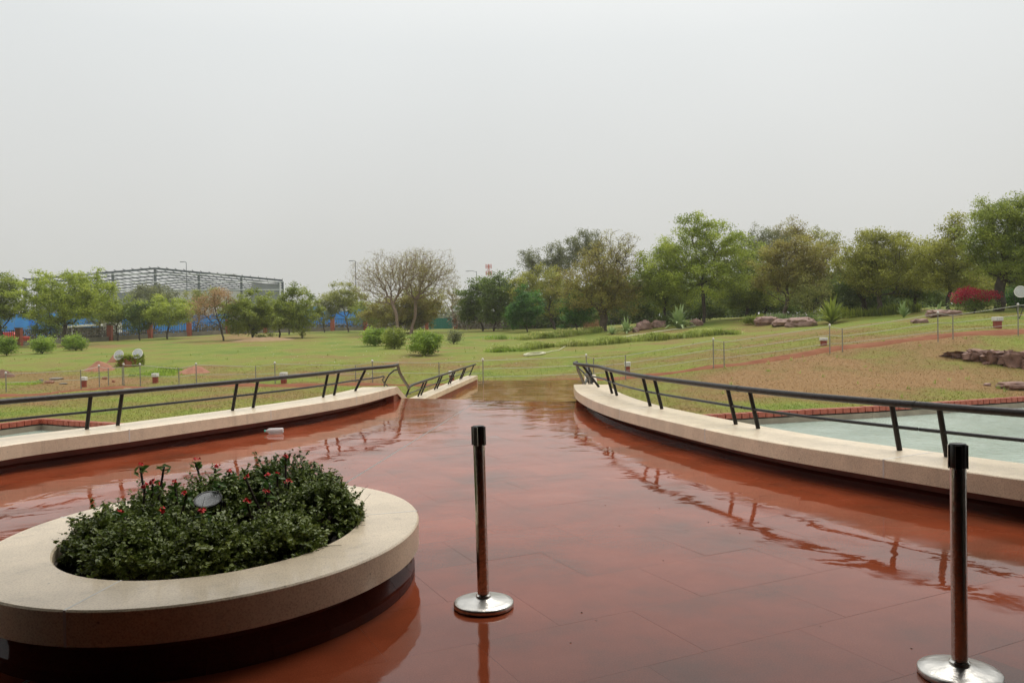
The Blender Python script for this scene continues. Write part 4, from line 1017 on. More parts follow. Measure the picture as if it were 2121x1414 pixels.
fence_posts('wire fence on knobbed posts climbing the right bank beside the red path', [(1001, 745, 31.9, 0), (1215, 736, 32.6, 1), (1230, 741, 33, 0), (1296, 735, 33, 0), (1478, 703, 33, 1), (1500, 707, 33, 0), (1719, 674, 33.2, 1), (1745, 680, 33.2, 0), (1943, 648, 33.2, 1), (1974, 651, 33.4, 0), (2109, 631, 33.6, 1), (2300, 605, 34, 1)], (.97, .66, .36))

# soil heaps
def heap(label, px, Y, wpx, hpx, mt, ecc=.8):
    g = ground(px, Y); R = wpx * Y / FX / 2; H = hpx * Y / FX; m = MB(); v = []; n = 22; k = 7
    for i in range(k + 1):
        r = i / k
        for j in range(n):
            a = 2 * math.pi * j / n; x_ = g.x + R * r * math.cos(a); y_ = g.y + R * ecc * r * math.sin(a); nn = noise.noise(Vector((x_ * 1.6, y_ * 1.6, 5)))
            v.append((x_, y_, T(x_, y_) - .05 + (H + .05) * (1 - r ** 1.3) * (1 + .45 * nn) + .04 * noise.noise(Vector((x_ * 6, y_ * 6, 1)))))
    m.add(v, [(i * n + j, (i + 1) * n + j, (i + 1) * n + (j + 1) % n, i * n + (j + 1) % n) for i in range(k) for j in range(n)])
    tag(m.build('soil_heap', mt, None, True), label, 'soil heap', 'heaps of earth on the left lawn')
heap('red soil heap on the lawn left of the ivy-covered block', 205, 45, 66, 19, M_redsoil)
heap('small red soil heap just behind the ivy-covered block', 240, 50, 40, 19, M_redsoil)
heap('brown earth heap cut by the left picture edge behind the fence', 2, 42, 62, 20, mat('brown_earth', (.12, .06, .04), (.2, .11, .07), 5, .9, bump=1, bscale=20))
heap('long low ridge of red soil right of the ivy-covered block', 402, 42, 76, 14, M_redsoil)
heap('low grassy red mound on the far lawn under the small trees', 548, 84, 150, 7, mat('grassy_mound', (.24, .16, .07), (.32, .2, .12), 2, .9))
heap('small dry hump of earth in front of the ivy-covered block', 262, 33.6, 44, 7, mat('dry_hump', (.2, .15, .06), (.27, .2, .09), 6, .9))

# rocks
def rock(name, label, px, Y, wpx, hpx, mt, seed, flat=.55, group='boulders on the right-hand lawn', dpt=.75, pw=.8, rg=.0):
    g = ground(px, Y); a = wpx * Y / FX / 2; h = hpx * Y / FX; v = []; n = 26; k = 13; s = Vector((seed * 3.1, seed * 1.7, 0))
    for i in range(k + 1):
        ph = math.pi * i / k
        for j in range(n):
            th = 2 * math.pi * j / n; d = Vector((math.sin(ph) * math.cos(th), math.sin(ph) * math.sin(th), math.cos(ph)))
            f_ = 1 + .28 * noise.noise(d * 1.3 + s) + .12 * noise.noise(d * 3.5 + s) + .05 * noise.noise(d * 8 + s)
            f_ += rg * (abs(noise.noise(d * 2.6 + s)) - .2) + rg * .5 * (abs(noise.noise(d * 6 + s)) - .2)
            q = Vector([math.copysign(abs(c_) ** pw, c_) for c_ in d]) * f_
            v.append((g.x + q.x * a, g.y + q.y * a * dpt, g.z + h * .38 + q.z * h * .62))
    m = MB(); m.add(v, [(i * n + j, (i + 1) * n + j, (i + 1) * n + (j + 1) % n, i * n + (j + 1) % n) for i in range(k) for j in range(n)])
    tag(m.build(name, mt, None, True), label, 'rock', group)
for i, a in enumerate([('large smooth pinkish boulder, the biggest of the group on the right lawn', 1659, 57, 62, 26, M_rock), ('reddish boulder tucked behind the left of the biggest one', 1622, 59, 50, 20, M_rock), ('flat pale rock among grass left of the biggest boulder', 1588, 61, 52, 24, M_rock),
                       ('pink-grey angular boulder right of the two small strap-leaved plants', 1336, 69, 34, 24, M_rock), ('brown boulder half hidden in leaves beside the angular one', 1364, 70, 34, 20, M_rock), ('small upright rock left of the angular pink-grey boulder', 1317, 67, 15, 14, M_rock), ('brown boulder right of the tall strap-leaved plant', 1442, 67, 28, 20, M_rock),
                       ('flat low rock on the bank below the pair of boulders', 1905, 44, 34, 12, M_rock), ('rounded boulder below the pale spiky plant on the right', 1946, 49, 52, 20, M_rock), ('flatter boulder right of the rounded one near the pink shrub', 1976, 48.5, 36, 15, M_rock)]):
    rock('boulder', a[0], a[1], a[2], a[3] * .92, a[4] * .7, a[5], i + 2, rg=.35, pw=.75)
# ledge of layered rock
for i, (px, Y, wd, hp) in enumerate([(1992, 31, 62, 10), (2030, 30.5, 60, 18), (2066, 30, 60, 22), (2104, 29.6, 62, 26), (2150, 29.3, 66, 28)]):
    rock('ledge_rock', ['leftmost thin slab of the dark rock ledge on the bank', 'second slab from the left end of the dark rock ledge', 'middle slab of the dark rock ledge', 'thick slab of the dark rock ledge by the picture edge', 'last slab of the dark rock ledge, outside the picture'][i], px, Y, wd, hp, M_rockd, i + 20, group='dark rock ledge on the right bank', dpt=.5, pw=.5, rg=.9)
rock('bank_rock', 'low brown rock below the dark ledge, near the pool edge', 2098, 26.6, 60, 13, M_rockd, 31)
rock('bank_rock', 'tiny pale stone on the bank left of the low brown rock', 2045, 27, 14, 5, M_rock, 33)
for i, (px, Y, wd, hp, lab) in enumerate([(117, 40.5, 27, 5, 'flat grey slab lying in the grass left of the soil heap'), (103, 38, 17, 7, 'broken red brick pieces near the left path light'), (131, 37.5, 15, 3, 'thin pale stone beside the broken brick'), (85, 40, 9, 4, 'small dark stone far left on the lawn'), (217, 39.5, 9, 6, 'small tan stone left of the ivy-covered block'), (235, 38.5, 7, 5, 'little pale stone at the foot of the ivy-covered block')]):
    rock('stone', lab, px, Y, wd, hp, M_redsoil if 'red' in lab else M_conc, 40 + i, group='loose stones on the left lawn')

# hose
hp = ground(1107, 49); m = MB(); pp = []
for i in range(150):
    a = i * .21; r = .46 + .07 * math.sin(i * .13) + .05 * noise.noise(Vector((i * .1, 0, 0))); x_ = hp.x + r * 1.25 * math.cos(a) + .04 * math.sin(i); y_ = hp.y + r * 1.6 * math.sin(a); pp.append((x_, y_, T(x_, y_) + .04 + .012 * (i // 30)))
e0 = pp[-1]
for q in np.linspace(.05, 1, 14):
    tgt = ground(1200, 60); x_ = e0[0] * (1 - q) + tgt.x * q + .25 * math.sin(q * 5); y_ = e0[1] * (1 - q) + tgt.y * q; pp.append((x_, y_, T(x_, y_) + .04))
m.tube(pp, .024, 6); tag(m.build('garden_hose', M_hose, None, True), 'pale garden hose lying in a coil on the middle lawn', 'hose')
m = MB(); pp = []
for q in np.linspace(0, 1, 24):
    px = 1262 + 190 * q; Y = 60 + 7 * q; g = ground(px, Y); pp.append((g.x, g.y + .3 * math.sin(q * 7), T(g.x, g.y) + .07))
m.tube(pp, .04, 6); tag(m.build('garden_hose', M_hose, None, True), 'pale hose stretched straight across the lawn behind the flower beds', 'hose')

# planting beds
def bed(name, label, pts_, n, hmin, hmax, leaf, wid, seed, flowers=None, kind='stuff'):
    rs = np.random.RandomState(seed); P = [ground(a, b) for a, b in pts_]; V = []; Q = []
    X = []; 
    k = rs.randint(0, len(P) - 1, n) if True else 0
    L_ = np.array([(P[i + 1] - P[i]).length for i in range(len(P) - 1)]); k = rs.choice(len(P) - 1, n, p=L_ / L_.sum()); u_ = rs.uniform(0, 1, n)
    A_ = np.array([list(p) for p in P]); c = A_[k] * (1 - u_)[:, None] + A_[k + 1] * u_[:, None]; c[:, 1] += rs.uniform(-wid, wid, n); c[:, 0] += rs.normal(size=n) * .2
    c[:, 2] = np.concatenate([Tn(c[i:i + 2000, 0], c[i:i + 2000, 1]) for i in range(0, n, 2000)]) - .02
    h = rs.uniform(hmin, hmax, n) * (1 + .25 * np.sin(c[:, 0] * 2.2 + c[:, 1])); a = rs.uniform(0, 6.283, n); ln = rs.uniform(.1, .55, n) * h
    d = np.column_stack([np.cos(a), np.sin(a), np.zeros(n)]); s = np.column_stack([-np.sin(a), np.cos(a), np.zeros(n)]); w_ = rs.uniform(.02, .045, n)[:, None]; h = h * (.68 if name.startswith('leafy') or name.startswith('flower') else 1)
    up = np.column_stack([np.zeros(n), np.zeros(n), h])
    V = np.stack([c - s * w_ * .6, c + s * w_ * .6, c + d * ln[:, None] * .35 + up * .65 + s * w_, c + d * ln[:, None] * .35 + up * .65 - s * w_, c + d * ln[:, None] + up + s * .004, c + d * ln[:, None] + up - s * .004], 1).reshape(-1, 3)
    i = np.arange(n)[:, None] * 6; Q = np.concatenate([i + np.array([[0, 1, 2, 3]]), i + np.array([[3, 2, 4, 5]])])
    o = np_obj(name, V, Q, LEAF[leaf]); tag(o, label, 'plants', kind=kind)
    if flowers:
        sel = rs.choice(n, flowers[1], replace=False); C = c[sel] + up[sel] + rs.normal(size=(len(sel), 3)) * .03; C[:, 2] += .03
        V, Q = leaf_quads(C, .09, rs, .4, .9); fo = np_obj(flowers[0], V, Q, flowers[2]); fo.parent = o
M_yf = mat('yellow_flower', (.75, .55, .12), (.8, .7, .4), 20, .6); M_wf = mat('white_flower', (.75, .7, .72), (.7, .5, .6), 20, .6)
bed('leafy_bed', 'band of pale strappy leaves bordering the middle lawn', [(1020, 54.5), (1120, 55), (1230, 55.5), (1380, 55), (1525, 54)], 9000, .32, .68, 'canna', .8, 11)
bed('leafy_bed_edge', 'strip of lower dark green leaves at the left tip of the leafy bed', [(1010, 54), (1090, 54)], 700, .2, .4, 'lush', .6, 12)
bed('flower_bed', 'long bed of small yellow flowers before the dark trees', [(1080, 71), (1150, 72), (1240, 73)], 6500, .35, .75, 'canna', 1.5, 13, ('flowers', 330, M_yf))
bed('seedling_row', 'scattered green seedlings at the left of the flower bed', [(1000, 74), (1085, 72)], 160, .2, .45, 'lush', .5, 14)
bed('wild_flowers', 'white and pink wild flowers behind the boulders', [(1575, 63), (1640, 63), (1700, 61)], 1500, .3, .7, 'strap', .7, 15, ('flowers', 160, M_wf))
bed('tall_grass', 'tall weeds under the trees behind the large spiky plant', [(1680, 62), (1760, 60), (1900, 58)], 1500, .3, .8, 'mid', .8, 16)
bed('weed_patch', 'patch of green weeds right of the ivy-covered block', [(300, 42), (375, 42)], 900, .06, .2, 'lush', 1.8, 17)
bed('weed_patch', 'green weeds on the lawn far left before the fence', [(20, 38.5), (80, 38)], 500, .05, .15, 'lush', .6, 18)
bed('dry_reeds', 'dry brown reeds behind the flower bed', [(1215, 76), (1240, 76)], 300, .6, 1.2, 'orange', .4, 19)

# short grass on the nearer lawn
def grass(name, label, n, leaf, sel, seed, h0=.025, h1=.06):
    rs = np.random.RandomState(seed); Y = 20 + 26 * rs.uniform(0, 1, n * 3) ** 1.1; px = rs.uniform(-220, 2340, n * 3)
    X = (px - 1060) / FX * Y; 
    ok = ~(in_poly(poolL, X, Y) | in_poly(poolR, X, Y) | in_poly(wpoly, X, Y)); X = X[ok]; Y = Y[ok]
    Z = np.concatenate([Tn(X[i:i + 3000], Y[i:i + 3000]) for i in range(0, len(X), 3000)])
    d = dryness(X, Y, Z); p = np.array(pl)[:, :2]
    j = np.minimum.reduce([np.hypot(X - q[0], Y - q[1]) for q in p[::2]]); bare = j > .66
    ok = sel(d, rs) & bare; X, Y, Z = X[ok][:n], Y[ok][:n], Z[ok][:n]; n = len(X)
    c = np.column_stack([X, Y, Z - .01]); a = rs.uniform(0, 6.283, n); d_ = np.column_stack([np.cos(a), np.sin(a), np.zeros(n)]); h = rs.uniform(h0, h1, n)[:, None]; w_ = rs.uniform(.006, .016, n)[:, None]; dd_ = d[ok][:n]
    upv = np.array([[0, 0, 1.0]]); off = rs.normal(size=(n, 3)) * [.9, .9, 0]
    V = np.stack([c - d_ * w_, c + d_ * w_, c + upv * h + off * h], 1).reshape(-1, 3)
    o = np_obj(name, V, np.arange(3 * n).reshape(n, 3), M_blade); tag(o, label, 'grass', kind='stuff')
    at = o.data.attributes.new('dry', 'FLOAT', 'POINT'); at.data.foreach_set('value', np.repeat(dd_ + (-.06 if leaf == 'grass' else .10), 3).astype(np.float32))
grass('green_grass', 'short green grass on the lawns', 110000, 'grass', lambda d, r: r.uniform(0, 1, len(d)) > d * 1.1 - .05, 21)
grass('dry_grass', 'brown dry grass on the right-hand bank', 90000, 'grassdry', lambda d, r: r.uniform(0, 1, len(d)) < d * 1.25 - .1, 22)

rs = np.random.RandomState(31); V = []; F = []
for k in range(420):
    Yc = rs.uniform(21, 62); px = rs.uniform(-100, 2200); X = (px - 1060) / FX * Yc
    if in_poly(poolL, np.array([X]), np.array([Yc]))[0] or in_poly(poolR, np.array([X]), np.array([Yc]))[0] or (abs(X - .5) < 3.4 and Yc < 34.5): continue
    z = T(X, Yc); hh_ = rs.uniform(.07, .20)
    for q in range(rs.randint(6, 16)):
        a = rs.uniform(0, 6.28); rr0 = rs.uniform(0, .09); x0, y0 = X + rr0 * math.cos(a * 3), Yc + rr0 * math.sin(a * 3); h_ = hh_ * rs.uniform(.5, 1.1); l_ = h_ * rs.uniform(.2, .9)
        i0 = len(V); sx, sy = -math.sin(a) * .012, math.cos(a) * .012
        V += [(x0 - sx, y0 - sy, z - .01), (x0 + sx, y0 + sy, z - .01), (x0 + math.cos(a) * l_, y0 + math.sin(a) * l_, z + h_)]; F.append((i0, i0 + 1, i0 + 2))
tag(np_obj('weed_tufts', V, F, LEAF['canna']), 'scattered taller tufts of weed on the lawns', 'weeds', kind='stuff')
V = []; F = []
for k in range(120):
    px = rs.normal(760, 190); Yc = rs.uniform(38, 80); X = (px - 1060) / FX * Yc; z = T(X, Yc) + .03; i0 = len(V); s_ = rs.uniform(.02, .035)
    V += [(X - s_, Yc, z), (X, Yc - s_, z + .01), (X + s_, Yc, z + .02), (X, Yc + s_, z + .03)]; F.append((i0, i0 + 1, i0 + 2, i0 + 3))
tag(np_obj('fallen_petals', V, F, M_white), 'small white fallen petals dotted over the middle lawn', 'petals', kind='stuff')

# strap-leaved plants: every leaf a part
def agave(label, px, Y, rpx, hpx, nl, seed, wide=.05, leaf='strap', droop=.5, sp=1.0):
    rs = random.Random(seed); g = ground(px, Y); R = rpx * Y / FX; H = hpx * Y / FX
    t = thing('spiky_plant', label, 'plant', g, 'spiky strap-leaved plants on the right lawn')
    for k in range(nl):
        a = k * 2.399 + rs.uniform(-.3, .3); el = (k / nl) ; L_ = H * (1.05 - .25 * el) * rs.uniform(.85, 1.1); out = R * (.25 + 1.05 * el ** .6) * sp * rs.uniform(.7, 1.1)
        dx, dy = math.cos(a), math.sin(a); n = 6; v = []; W = wide * H * 3.2
        for i in range(n + 1):
            q = i / n; x_ = out * q; z_ = max(.01, L_ * (1.05 - el * .6) * (q ** .85) - droop * el * H * q ** 3.2 + .02); w_ = W * (1 - q ** 2.2) * (.55 + .45 * min(1, q * 4)) * .5 + .002
            cx_, cy_ = g.x + dx * x_, g.y + dy * x_
            v += [(cx_ - dy * w_, cy_ + dx * w_, g.z + z_ + w_ * .35), (cx_, cy_, g.z + z_), (cx_ + dy * w_, cy_ - dx * w_, g.z + z_ + w_ * .35)]
        f = [(i * 3 + j, i * 3 + j + 1, i * 3 + j + 4, i * 3 + j + 3) for i in range(n) for j in (0, 1)]
        m = MB(); m.add(v, f); m.build('leaf', LEAF[leaf], t, True)
    return t
_ag = agave
def agave(l_, px, Y, rp, hp_, *a, **k): return _ag(l_, px, Y, rp * 1.25, hp_ * 1.15, *a, **k)
agave('strap-leaved plant with long arching leaves right of the angular boulder', 1407, 66, 27, 44, 38, 1, .055)
agave('small striped strap-leaved plant left of the angular boulder', 1298, 67, 17, 30, 30, 2, .06)
agave('low pale strap-leaved plant beside the forked tree trunk', 1268, 68, 16, 18, 24, 3, .06)
agave('largest spiky plant, a fan of stiff green leaves right of the biggest boulder', 1722, 57, 32, 50, 52, 4, .038, 'mid', .25, 1.1)
agave('slim upright spiky plant at the edge of the shade', 1872, 53, 17, 30, 22, 5, .05, 'strap', .1, .8)
agave('pale green spiky plant above the rounded boulder', 1943, 50, 30, 26, 34, 6, .045, 'strap', .35, 1.0)

# ------------------------------------------------------------------ bushes
def bush(label, px, Y, rx, h, leaf, n, size=.16, cat='bush', group='clipped bushes on the left lawn', tips=90, yc=None):
    g = ground(px, Y); base = px_of(np.array([g.x]), np.array([g.y]), np.array([g.z]))[1][0]
    return tree('bush', label, cat, px, Y, [(px, base - h * .52, rx * .86, h * .46), (px - rx * .3, base - h * .4, rx * .6, h * .36), (px + rx * .35, base - h * .45, rx * .55, h * .38)], leaf, M_bark, n, size, tips, .05, .17, .12, group, .5, .5, .9, parts=('stems', 'foliage'), rt=.006, shell=.3)
bush('round light green bush at the left picture edge', 14, 64, 24, 42, 'lush', 3600)
bush('round light green bush, middle one of the left three', 88, 66, 26, 36, 'lush', 3300)
bush('light green bush, rightmost of the left three', 157, 70, 27, 36, 'lush', 3200)
bush('pale yellow-green bush, leftmost of the middle three', 778, 66, 30, 40, 'lush', 4200)
bush('deep green bush with white specks, between two lighter ones', 817, 61, 27, 46, 'mid', 4500, .14)
bush('light green bush nearest of the middle three, above the stair railing', 880, 52, 37, 56, 'lush', 7500, .14)
bush('thin grey-green feathery bush right of the middle three', 940, 68, 20, 32, 'grey', 1500, .13, group='loose shrubs on the lawn')
bush('low green shrub mound left of the flat rock', 1563, 63, 28, 20, 'mid', 2400, .14, group='loose shrubs on the lawn')
bush('dark low shrub under the spreading half-bare tree', 1385, 72, 22, 22, 'dark', 1500, .16, group='loose shrubs on the lawn')
bush('dark green palm-like tuft on the far left lawn under the round tree', 541, 86, 11, 11, 'dark', 400, .2, group='loose shrubs on the lawn')
bush('bougainvillea shrub full of crimson pink bracts by the big right tree', 2018, 49.5, 50, 40, 'dark', 2600, .13, 'shrub', 'loose shrubs on the lawn')
pk = bpy.context.scene.objects
g = ground(2018, 49.5); rs = np.random.RandomState(8)
bl = [(2018, 612, 46, 14), (2002, 604, 24, 12), (2055, 612, 20, 10), (1985, 622, 18, 8)]
BB = []
for (a, b, c, d) in bl: q = aty(a, b, 49.3); BB.append((q.x, q.y, q.z, c * 49.3 / FX, c * 49.3 / FX * .8, d * 49.3 / FX))
C = in_blobs(BB, 2400, rs, .35); V, Q = leaf_quads(C, .10, rs, .4, .8)
par = [o for o in COL.objects if o.get('label', '').startswith('bougainvillea')][0]
np_obj('bracts', V, Q, LEAF['pink'], par)

# ------------------------------------------------------------------ trees
TL = 'trees along the far left of the lawn'; TR = 'trees along the right-hand bank'; TF = 'trees seen beyond the fence'
def tr(label, *a, **k): return tree('tree', label, 'tree', *a, **k)
tr('green tree cut by the left picture edge', 8, 84, [(-8, 610, 58, 52), (-30, 640, 50, 40), (22, 600, 26, 36)], 'mid', None, 8000, .27, 130, .17, .4, 2.2, TL)
tr('broad light green tree with a dark forked trunk on the far left', 132, 84, [(130, 598, 78, 38), (90, 610, 46, 40), (175, 612, 48, 38), (130, 640, 60, 25)], 'bright', None, 12000, .25, 190, .2, .38, 2.6, TL)
tr('small dark round tree in front of the blue hoarding', 100, 92, [(99, 668, 24, 22)], 'dark', None, 1800, .22, 40, .08, .3, .8, TL)
tr('dull olive tree right of the broad light green one', 244, 100, [(240, 636, 44, 26), (262, 650, 30, 22), (215, 640, 25, 22)], 'mid', None, 4800, .28, 100, .12, .4, 1.8, TL)
tr('slim dark tree between two pale trees near the second brick pillar', 288, 98, [(288, 650, 20, 32)], 'dark', None, 2200, .26, 50, .09, .35, 1.0, TL)
tr('grey-green round tree rising in front of the steel building', 318, 140, [(318, 612, 44, 24)], 'grey', None, 4500, .34, 90, .16, .5, 3, TF)
tr('yellow-green low tree on a single thin trunk before the fence', 347, 98, [(347, 640, 46, 28), (322, 650, 26, 20), (375, 645, 26, 22)], 'bright', None, 5600, .27, 100, .11, .4, 1.8, TL)
tr('sparse tree with orange tinted leaves left of the dense round one', 463, 86, [(440, 625, 38, 26), (415, 640, 22, 26), (455, 608, 26, 14)], 'orange', M_bark, 1900, .2, 100, .1, .4, 2.0, TL)
tr('yellowing tree peeping out left of the orange tinted one', 405, 112, [(425, 615, 30, 20), (398, 640, 18, 22)], 'yellow', None, 2600, .27, 60, .1, .4, 2, TL)
tr('dense round dark green tree with two low trunks', 524, 88, [(527, 640, 56, 42), (500, 655, 36, 32), (560, 650, 34, 30)], 'mid', None, 13000, .23, 160, .15, .34, 1.0, TL)
tr('leaning tree right of the dense round one', 580, 90, [(578, 640, 28, 24), (592, 655, 16, 16)], 'mid', None, 2700, .23, 60, .1, .35, 1.6, TL)
tr('narrow grey-green tree with pale stems right of the steel building', 626, 90, [(622, 630, 36, 38), (618, 655, 34, 28), (612, 600, 20, 14)], 'mid', M_bark2, 6000, .23, 110, .1, .34, .8, TL)
tr('pale yellow-green tree left of the bare tree', 722, 112, [(708, 612, 38, 28), (735, 625, 34, 32), (690, 625, 22, 22)], 'yellow', M_bark2, 4600, .27, 100, .12, .42, 2, TL)
tr('olive tree under the branches of the bare tree', 826, 100, [(830, 640, 64, 30), (790, 640, 38, 34), (880, 632, 34, 34)], 'rust', None, 8500, .25, 150, .15, .4, 1.6, TL)
tr('dull green tree right of the bare tree by the green gate', 852, 104, [(875, 615, 34, 40), (850, 645, 45, 28)], 'olive', None, 6000, .25, 110, .13, .4, 1.6, TL)
tr('low green tree left of the bare tree', 775, 106, [(770, 645, 32, 28)], 'mid', None, 2500, .25, 60, .1, .4, 1.6, TL)
tr('low olive tree filling the gap behind the second brick pillar', 205, 108, [(198, 640, 34, 26)], 'olive', None, 2600, .28, 60, .1, .4, 1.2, TL)
tr('small green tree between the leaning one and the narrow one', 598, 104, [(602, 648, 24, 22)], 'mid', None, 2000, .26, 50, .09, .4, 1.2, TL)
tr('thin yellowing tree left of the pale yellow-green one', 672, 112, [(668, 640, 22, 22)], 'yellow', None, 1400, .26, 50, .08, .4, 1.6, TL)
# leafless trees
def bare(label, px, Y, blobs, tips, r0, seed, fork, rt=.014, group='bare trees in the middle distance', mt=None, nl=6500):
    SEED[0] = seed; blobs = [(a, b - d * .02, c * 1.08, d * 1.06) for a, b, c, d in blobs]; return tree('bare_tree', label, 'tree', px, Y, blobs, 'rust', mt or M_barkp, nl, .13, tips, r0, .25, fork, group, rt=rt, shell=.55, parts=('branches', 'sparse_leaves'))
bare('leafless pinkish tree in the middle, its crown spreading left', 826, 94, [(808, 565, 72, 40), (770, 585, 44, 34), (850, 560, 40, 36)], 1600, .2, 301, 2.6, .010)
bare('leafless pale tree with long limbs reaching right', 850, 97, [(878, 560, 60, 44), (905, 575, 40, 36), (860, 540, 30, 24)], 1450, .2, 302, 2.2, .010)
bare('faint distant leafless tree right of the middle', 940, 165, [(935, 610, 28, 26), (955, 625, 24, 18)], 260, .16, 303, 3, .02)
tr('dark green broad-leaved tree left in the middle clump', 1000, 102, [(990, 612, 40, 38), (975, 640, 30, 28), (1015, 600, 34, 30)], 'dark', None, 7500, .3, 120, .14, .4, 1.6, TR)
tr('dark green broad-leaved tree with a thin trunk behind the seedlings', 1022, 98, [(1035, 605, 40, 42), (1030, 640, 38, 26)], 'dark', None, 7500, .28, 120, .13, .4, 1.8, TR)
tr('low emerald green tree standing forward of the middle clump', 1093, 88, [(1087, 632, 34, 34), (1075, 650, 28, 24)], 'deep', None, 7000, .25, 100, .08, .32, .6, TR)
tr('yellow-green spreading tree behind the emerald one', 1150, 96, [(1125, 585, 58, 36), (1160, 610, 50, 40), (1085, 600, 34, 28)], 'olive', None, 11000, .25, 170, .18, .4, 2, TR)
tr('tall grey-green tree top, leftmost of the three tall ones', 1100, 132, [(1099, 535, 22, 26), (1110, 555, 24, 18)], 'grey', None, 2600, .3, 60, .14, .42, 9, TF, droop=.4)
tr('tall grey-green tree top, middle one of the three tall ones', 1150, 130, [(1150, 520, 28, 26), (1185, 500, 17, 22), (1160, 545, 36, 20)], 'grey', None, 4800, .3, 90, .16, .42, 9, TF, droop=.4)
tr('tall grey-green tree top behind the half-bare tree', 1216, 128, [(1215, 500, 28, 28), (1235, 515, 25, 28), (1205, 525, 30, 22)], 'grey', None, 4800, .3, 90, .16, .42, 9, TF, droop=.4)
tr('spreading thick-trunked tree whose leaves are thinning', 1250, 74, [(1235, 570, 66, 50), (1190, 590, 46, 44), (1290, 600, 46, 48), (1250, 620, 70, 26)], 'rust', M_bark2, 10500, .2, 260, .34, .4, 1.9, TR)
bare('dark leafless top of twigs over the thick-trunked tree', 1253, 74.6, [(1270, 530, 50, 48), (1300, 520, 28, 36), (1240, 545, 40, 40)], 420, .2, 305, 3.2, .012, mt=M_bark)
tr('dark glossy low tree left of the thick trunk', 1196, 78, [(1193, 640, 36, 30), (1205, 620, 28, 24)], 'deep', None, 5500, .23, 80, .08, .3, .5, TR)
tr('tall bright green tree with a thin dark trunk, highest in the middle right', 1456, 70, [(1445, 500, 66, 52), (1400, 545, 58, 50), (1495, 535, 58, 54), (1460, 580, 90, 44), (1440, 470, 34, 30), (1510, 500, 36, 28)], 'bright', None, 24000, .19, 360, .17, .36, 4.2, TR)
tr('bright green tree hanging low left of the tallest one', 1378, 73, [(1372, 560, 44, 60), (1355, 600, 36, 48), (1395, 620, 40, 30)], 'mid', None, 11000, .2, 170, .12, .36, 2.2, TR)
tr('feathery acacia top right of the tallest bright tree', 1565, 96, [(1575, 490, 38, 26), (1610, 500, 34, 24), (1560, 520, 48, 30)], 'grey', None, 6000, .22, 130, .16, .4, 4, TR, droop=.2)
tr('brownish feathery tree top rising above the right row', 1640, 98, [(1637, 480, 32, 26), (1655, 500, 26, 26), (1615, 490, 22, 18)], 'rust', M_bark2, 4200, .2, 100, .16, .38, 5, TR)
tr('olive green tree between the tallest tree and the forked one', 1545, 74, [(1545, 555, 50, 58), (1570, 600, 52, 34), (1520, 610, 48, 30)], 'mid', None, 12000, .21, 170, .14, .38, 2.4, TR)
tr('forked tree with reddish olive leaves behind the boulders', 1622, 66, [(1650, 530, 60, 40), (1605, 545, 44, 44), (1700, 540, 44, 40), (1650, 580, 76, 30)], 'rust', M_bark2, 15000, .19, 260, .17, .36, 1.6, TR)
tr('sparse tall tree top left of the wide olive one', 1705, 86, [(1700, 500, 34, 28), (1725, 505, 24, 20), (1690, 530, 40, 28)], 'olive', None, 3400, .2, 110, .15, .36, 4, TR)
tr('wide flat-topped olive tree with a slanting trunk', 1818, 60, [(1825, 520, 74, 40), (1775, 545, 50, 38), (1880, 545, 50, 40), (1830, 575, 84, 30), (1820, 490, 48, 16)], 'olive', M_bark2, 21000, .17, 330, .17, .34, 1.9, TR)
tr('dark crooked tree behind the wide olive one', 1796, 63, [(1770, 590, 44, 28), (1800, 575, 40, 24)], 'dark', M_bark, 4200, .2, 70, .2, .34, 1.2, TR)
tr('slender olive tree left of the big right-hand one', 1964, 56, [(1965, 520, 56, 42), (1930, 545, 42, 40), (2000, 550, 42, 38), (1975, 465, 26, 26), (1965, 580, 70, 24)], 'olive', None, 15000, .16, 260, .13, .32, 2.2, TR)
tr('big dark green tree with a thick curved trunk at the right edge', 2068, 50, [(2085, 480, 74, 56), (2040, 500, 50, 46), (2140, 470, 60, 60), (2090, 545, 84, 36), (2160, 560, 60, 40), (2060, 440, 46, 30), (2120, 425, 50, 26)], 'mid', None, 30000, .15, 420, .3, .32, 2.6, TR)
tr('dark understorey tree below the slender olive one', 1895, 62, [(1895, 592, 46, 24), (1930, 600, 36, 22)], 'dark', None, 5200, .2, 80, .12, .34, 1.3, TR)
tr('dark understorey tree left of the big right-hand trunk', 2025, 66, [(2015, 590, 50, 30), (2060, 600, 30, 26)], 'olive', None, 4200, .2, 80, .1, .36, 1.2, TR)
tr('dense green shrub tree right of the big right-hand trunk', 2118, 52, [(2120, 622, 44, 26)], 'deep', None, 4200, .16, 70, .08, .3, .3, TR)
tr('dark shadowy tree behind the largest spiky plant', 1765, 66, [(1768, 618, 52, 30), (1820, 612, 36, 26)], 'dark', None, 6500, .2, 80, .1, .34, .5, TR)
tr('yellowish young tree over the wild flowers', 1680, 63, [(1688, 605, 42, 32), (1660, 625, 26, 22)], 'yellow', M_bark, 2300, .18, 80, .07, .32, .7, TR)
tr('dark green low tree behind the boulders', 1585, 78, [(1590, 620, 54, 32), (1540, 630, 40, 28)], 'dark', None, 7500, .25, 100, .14, .38, 1.0, TR)
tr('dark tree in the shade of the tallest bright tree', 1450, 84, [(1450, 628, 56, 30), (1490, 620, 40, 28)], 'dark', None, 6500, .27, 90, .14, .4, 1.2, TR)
tr('dark tree filling the gap right of the thick trunk', 1325, 82, [(1325, 630, 48, 30), (1300, 610, 30, 26)], 'dark', None, 6000, .27, 90, .14, .4, 1.0, TR)
tr('grey twiggy frangipani with a few white blossoms', 2000, 58, [(1998, 590, 36, 24)], 'grey', M_bark2, 260, .16, 90, .08, .2, .6, TR)

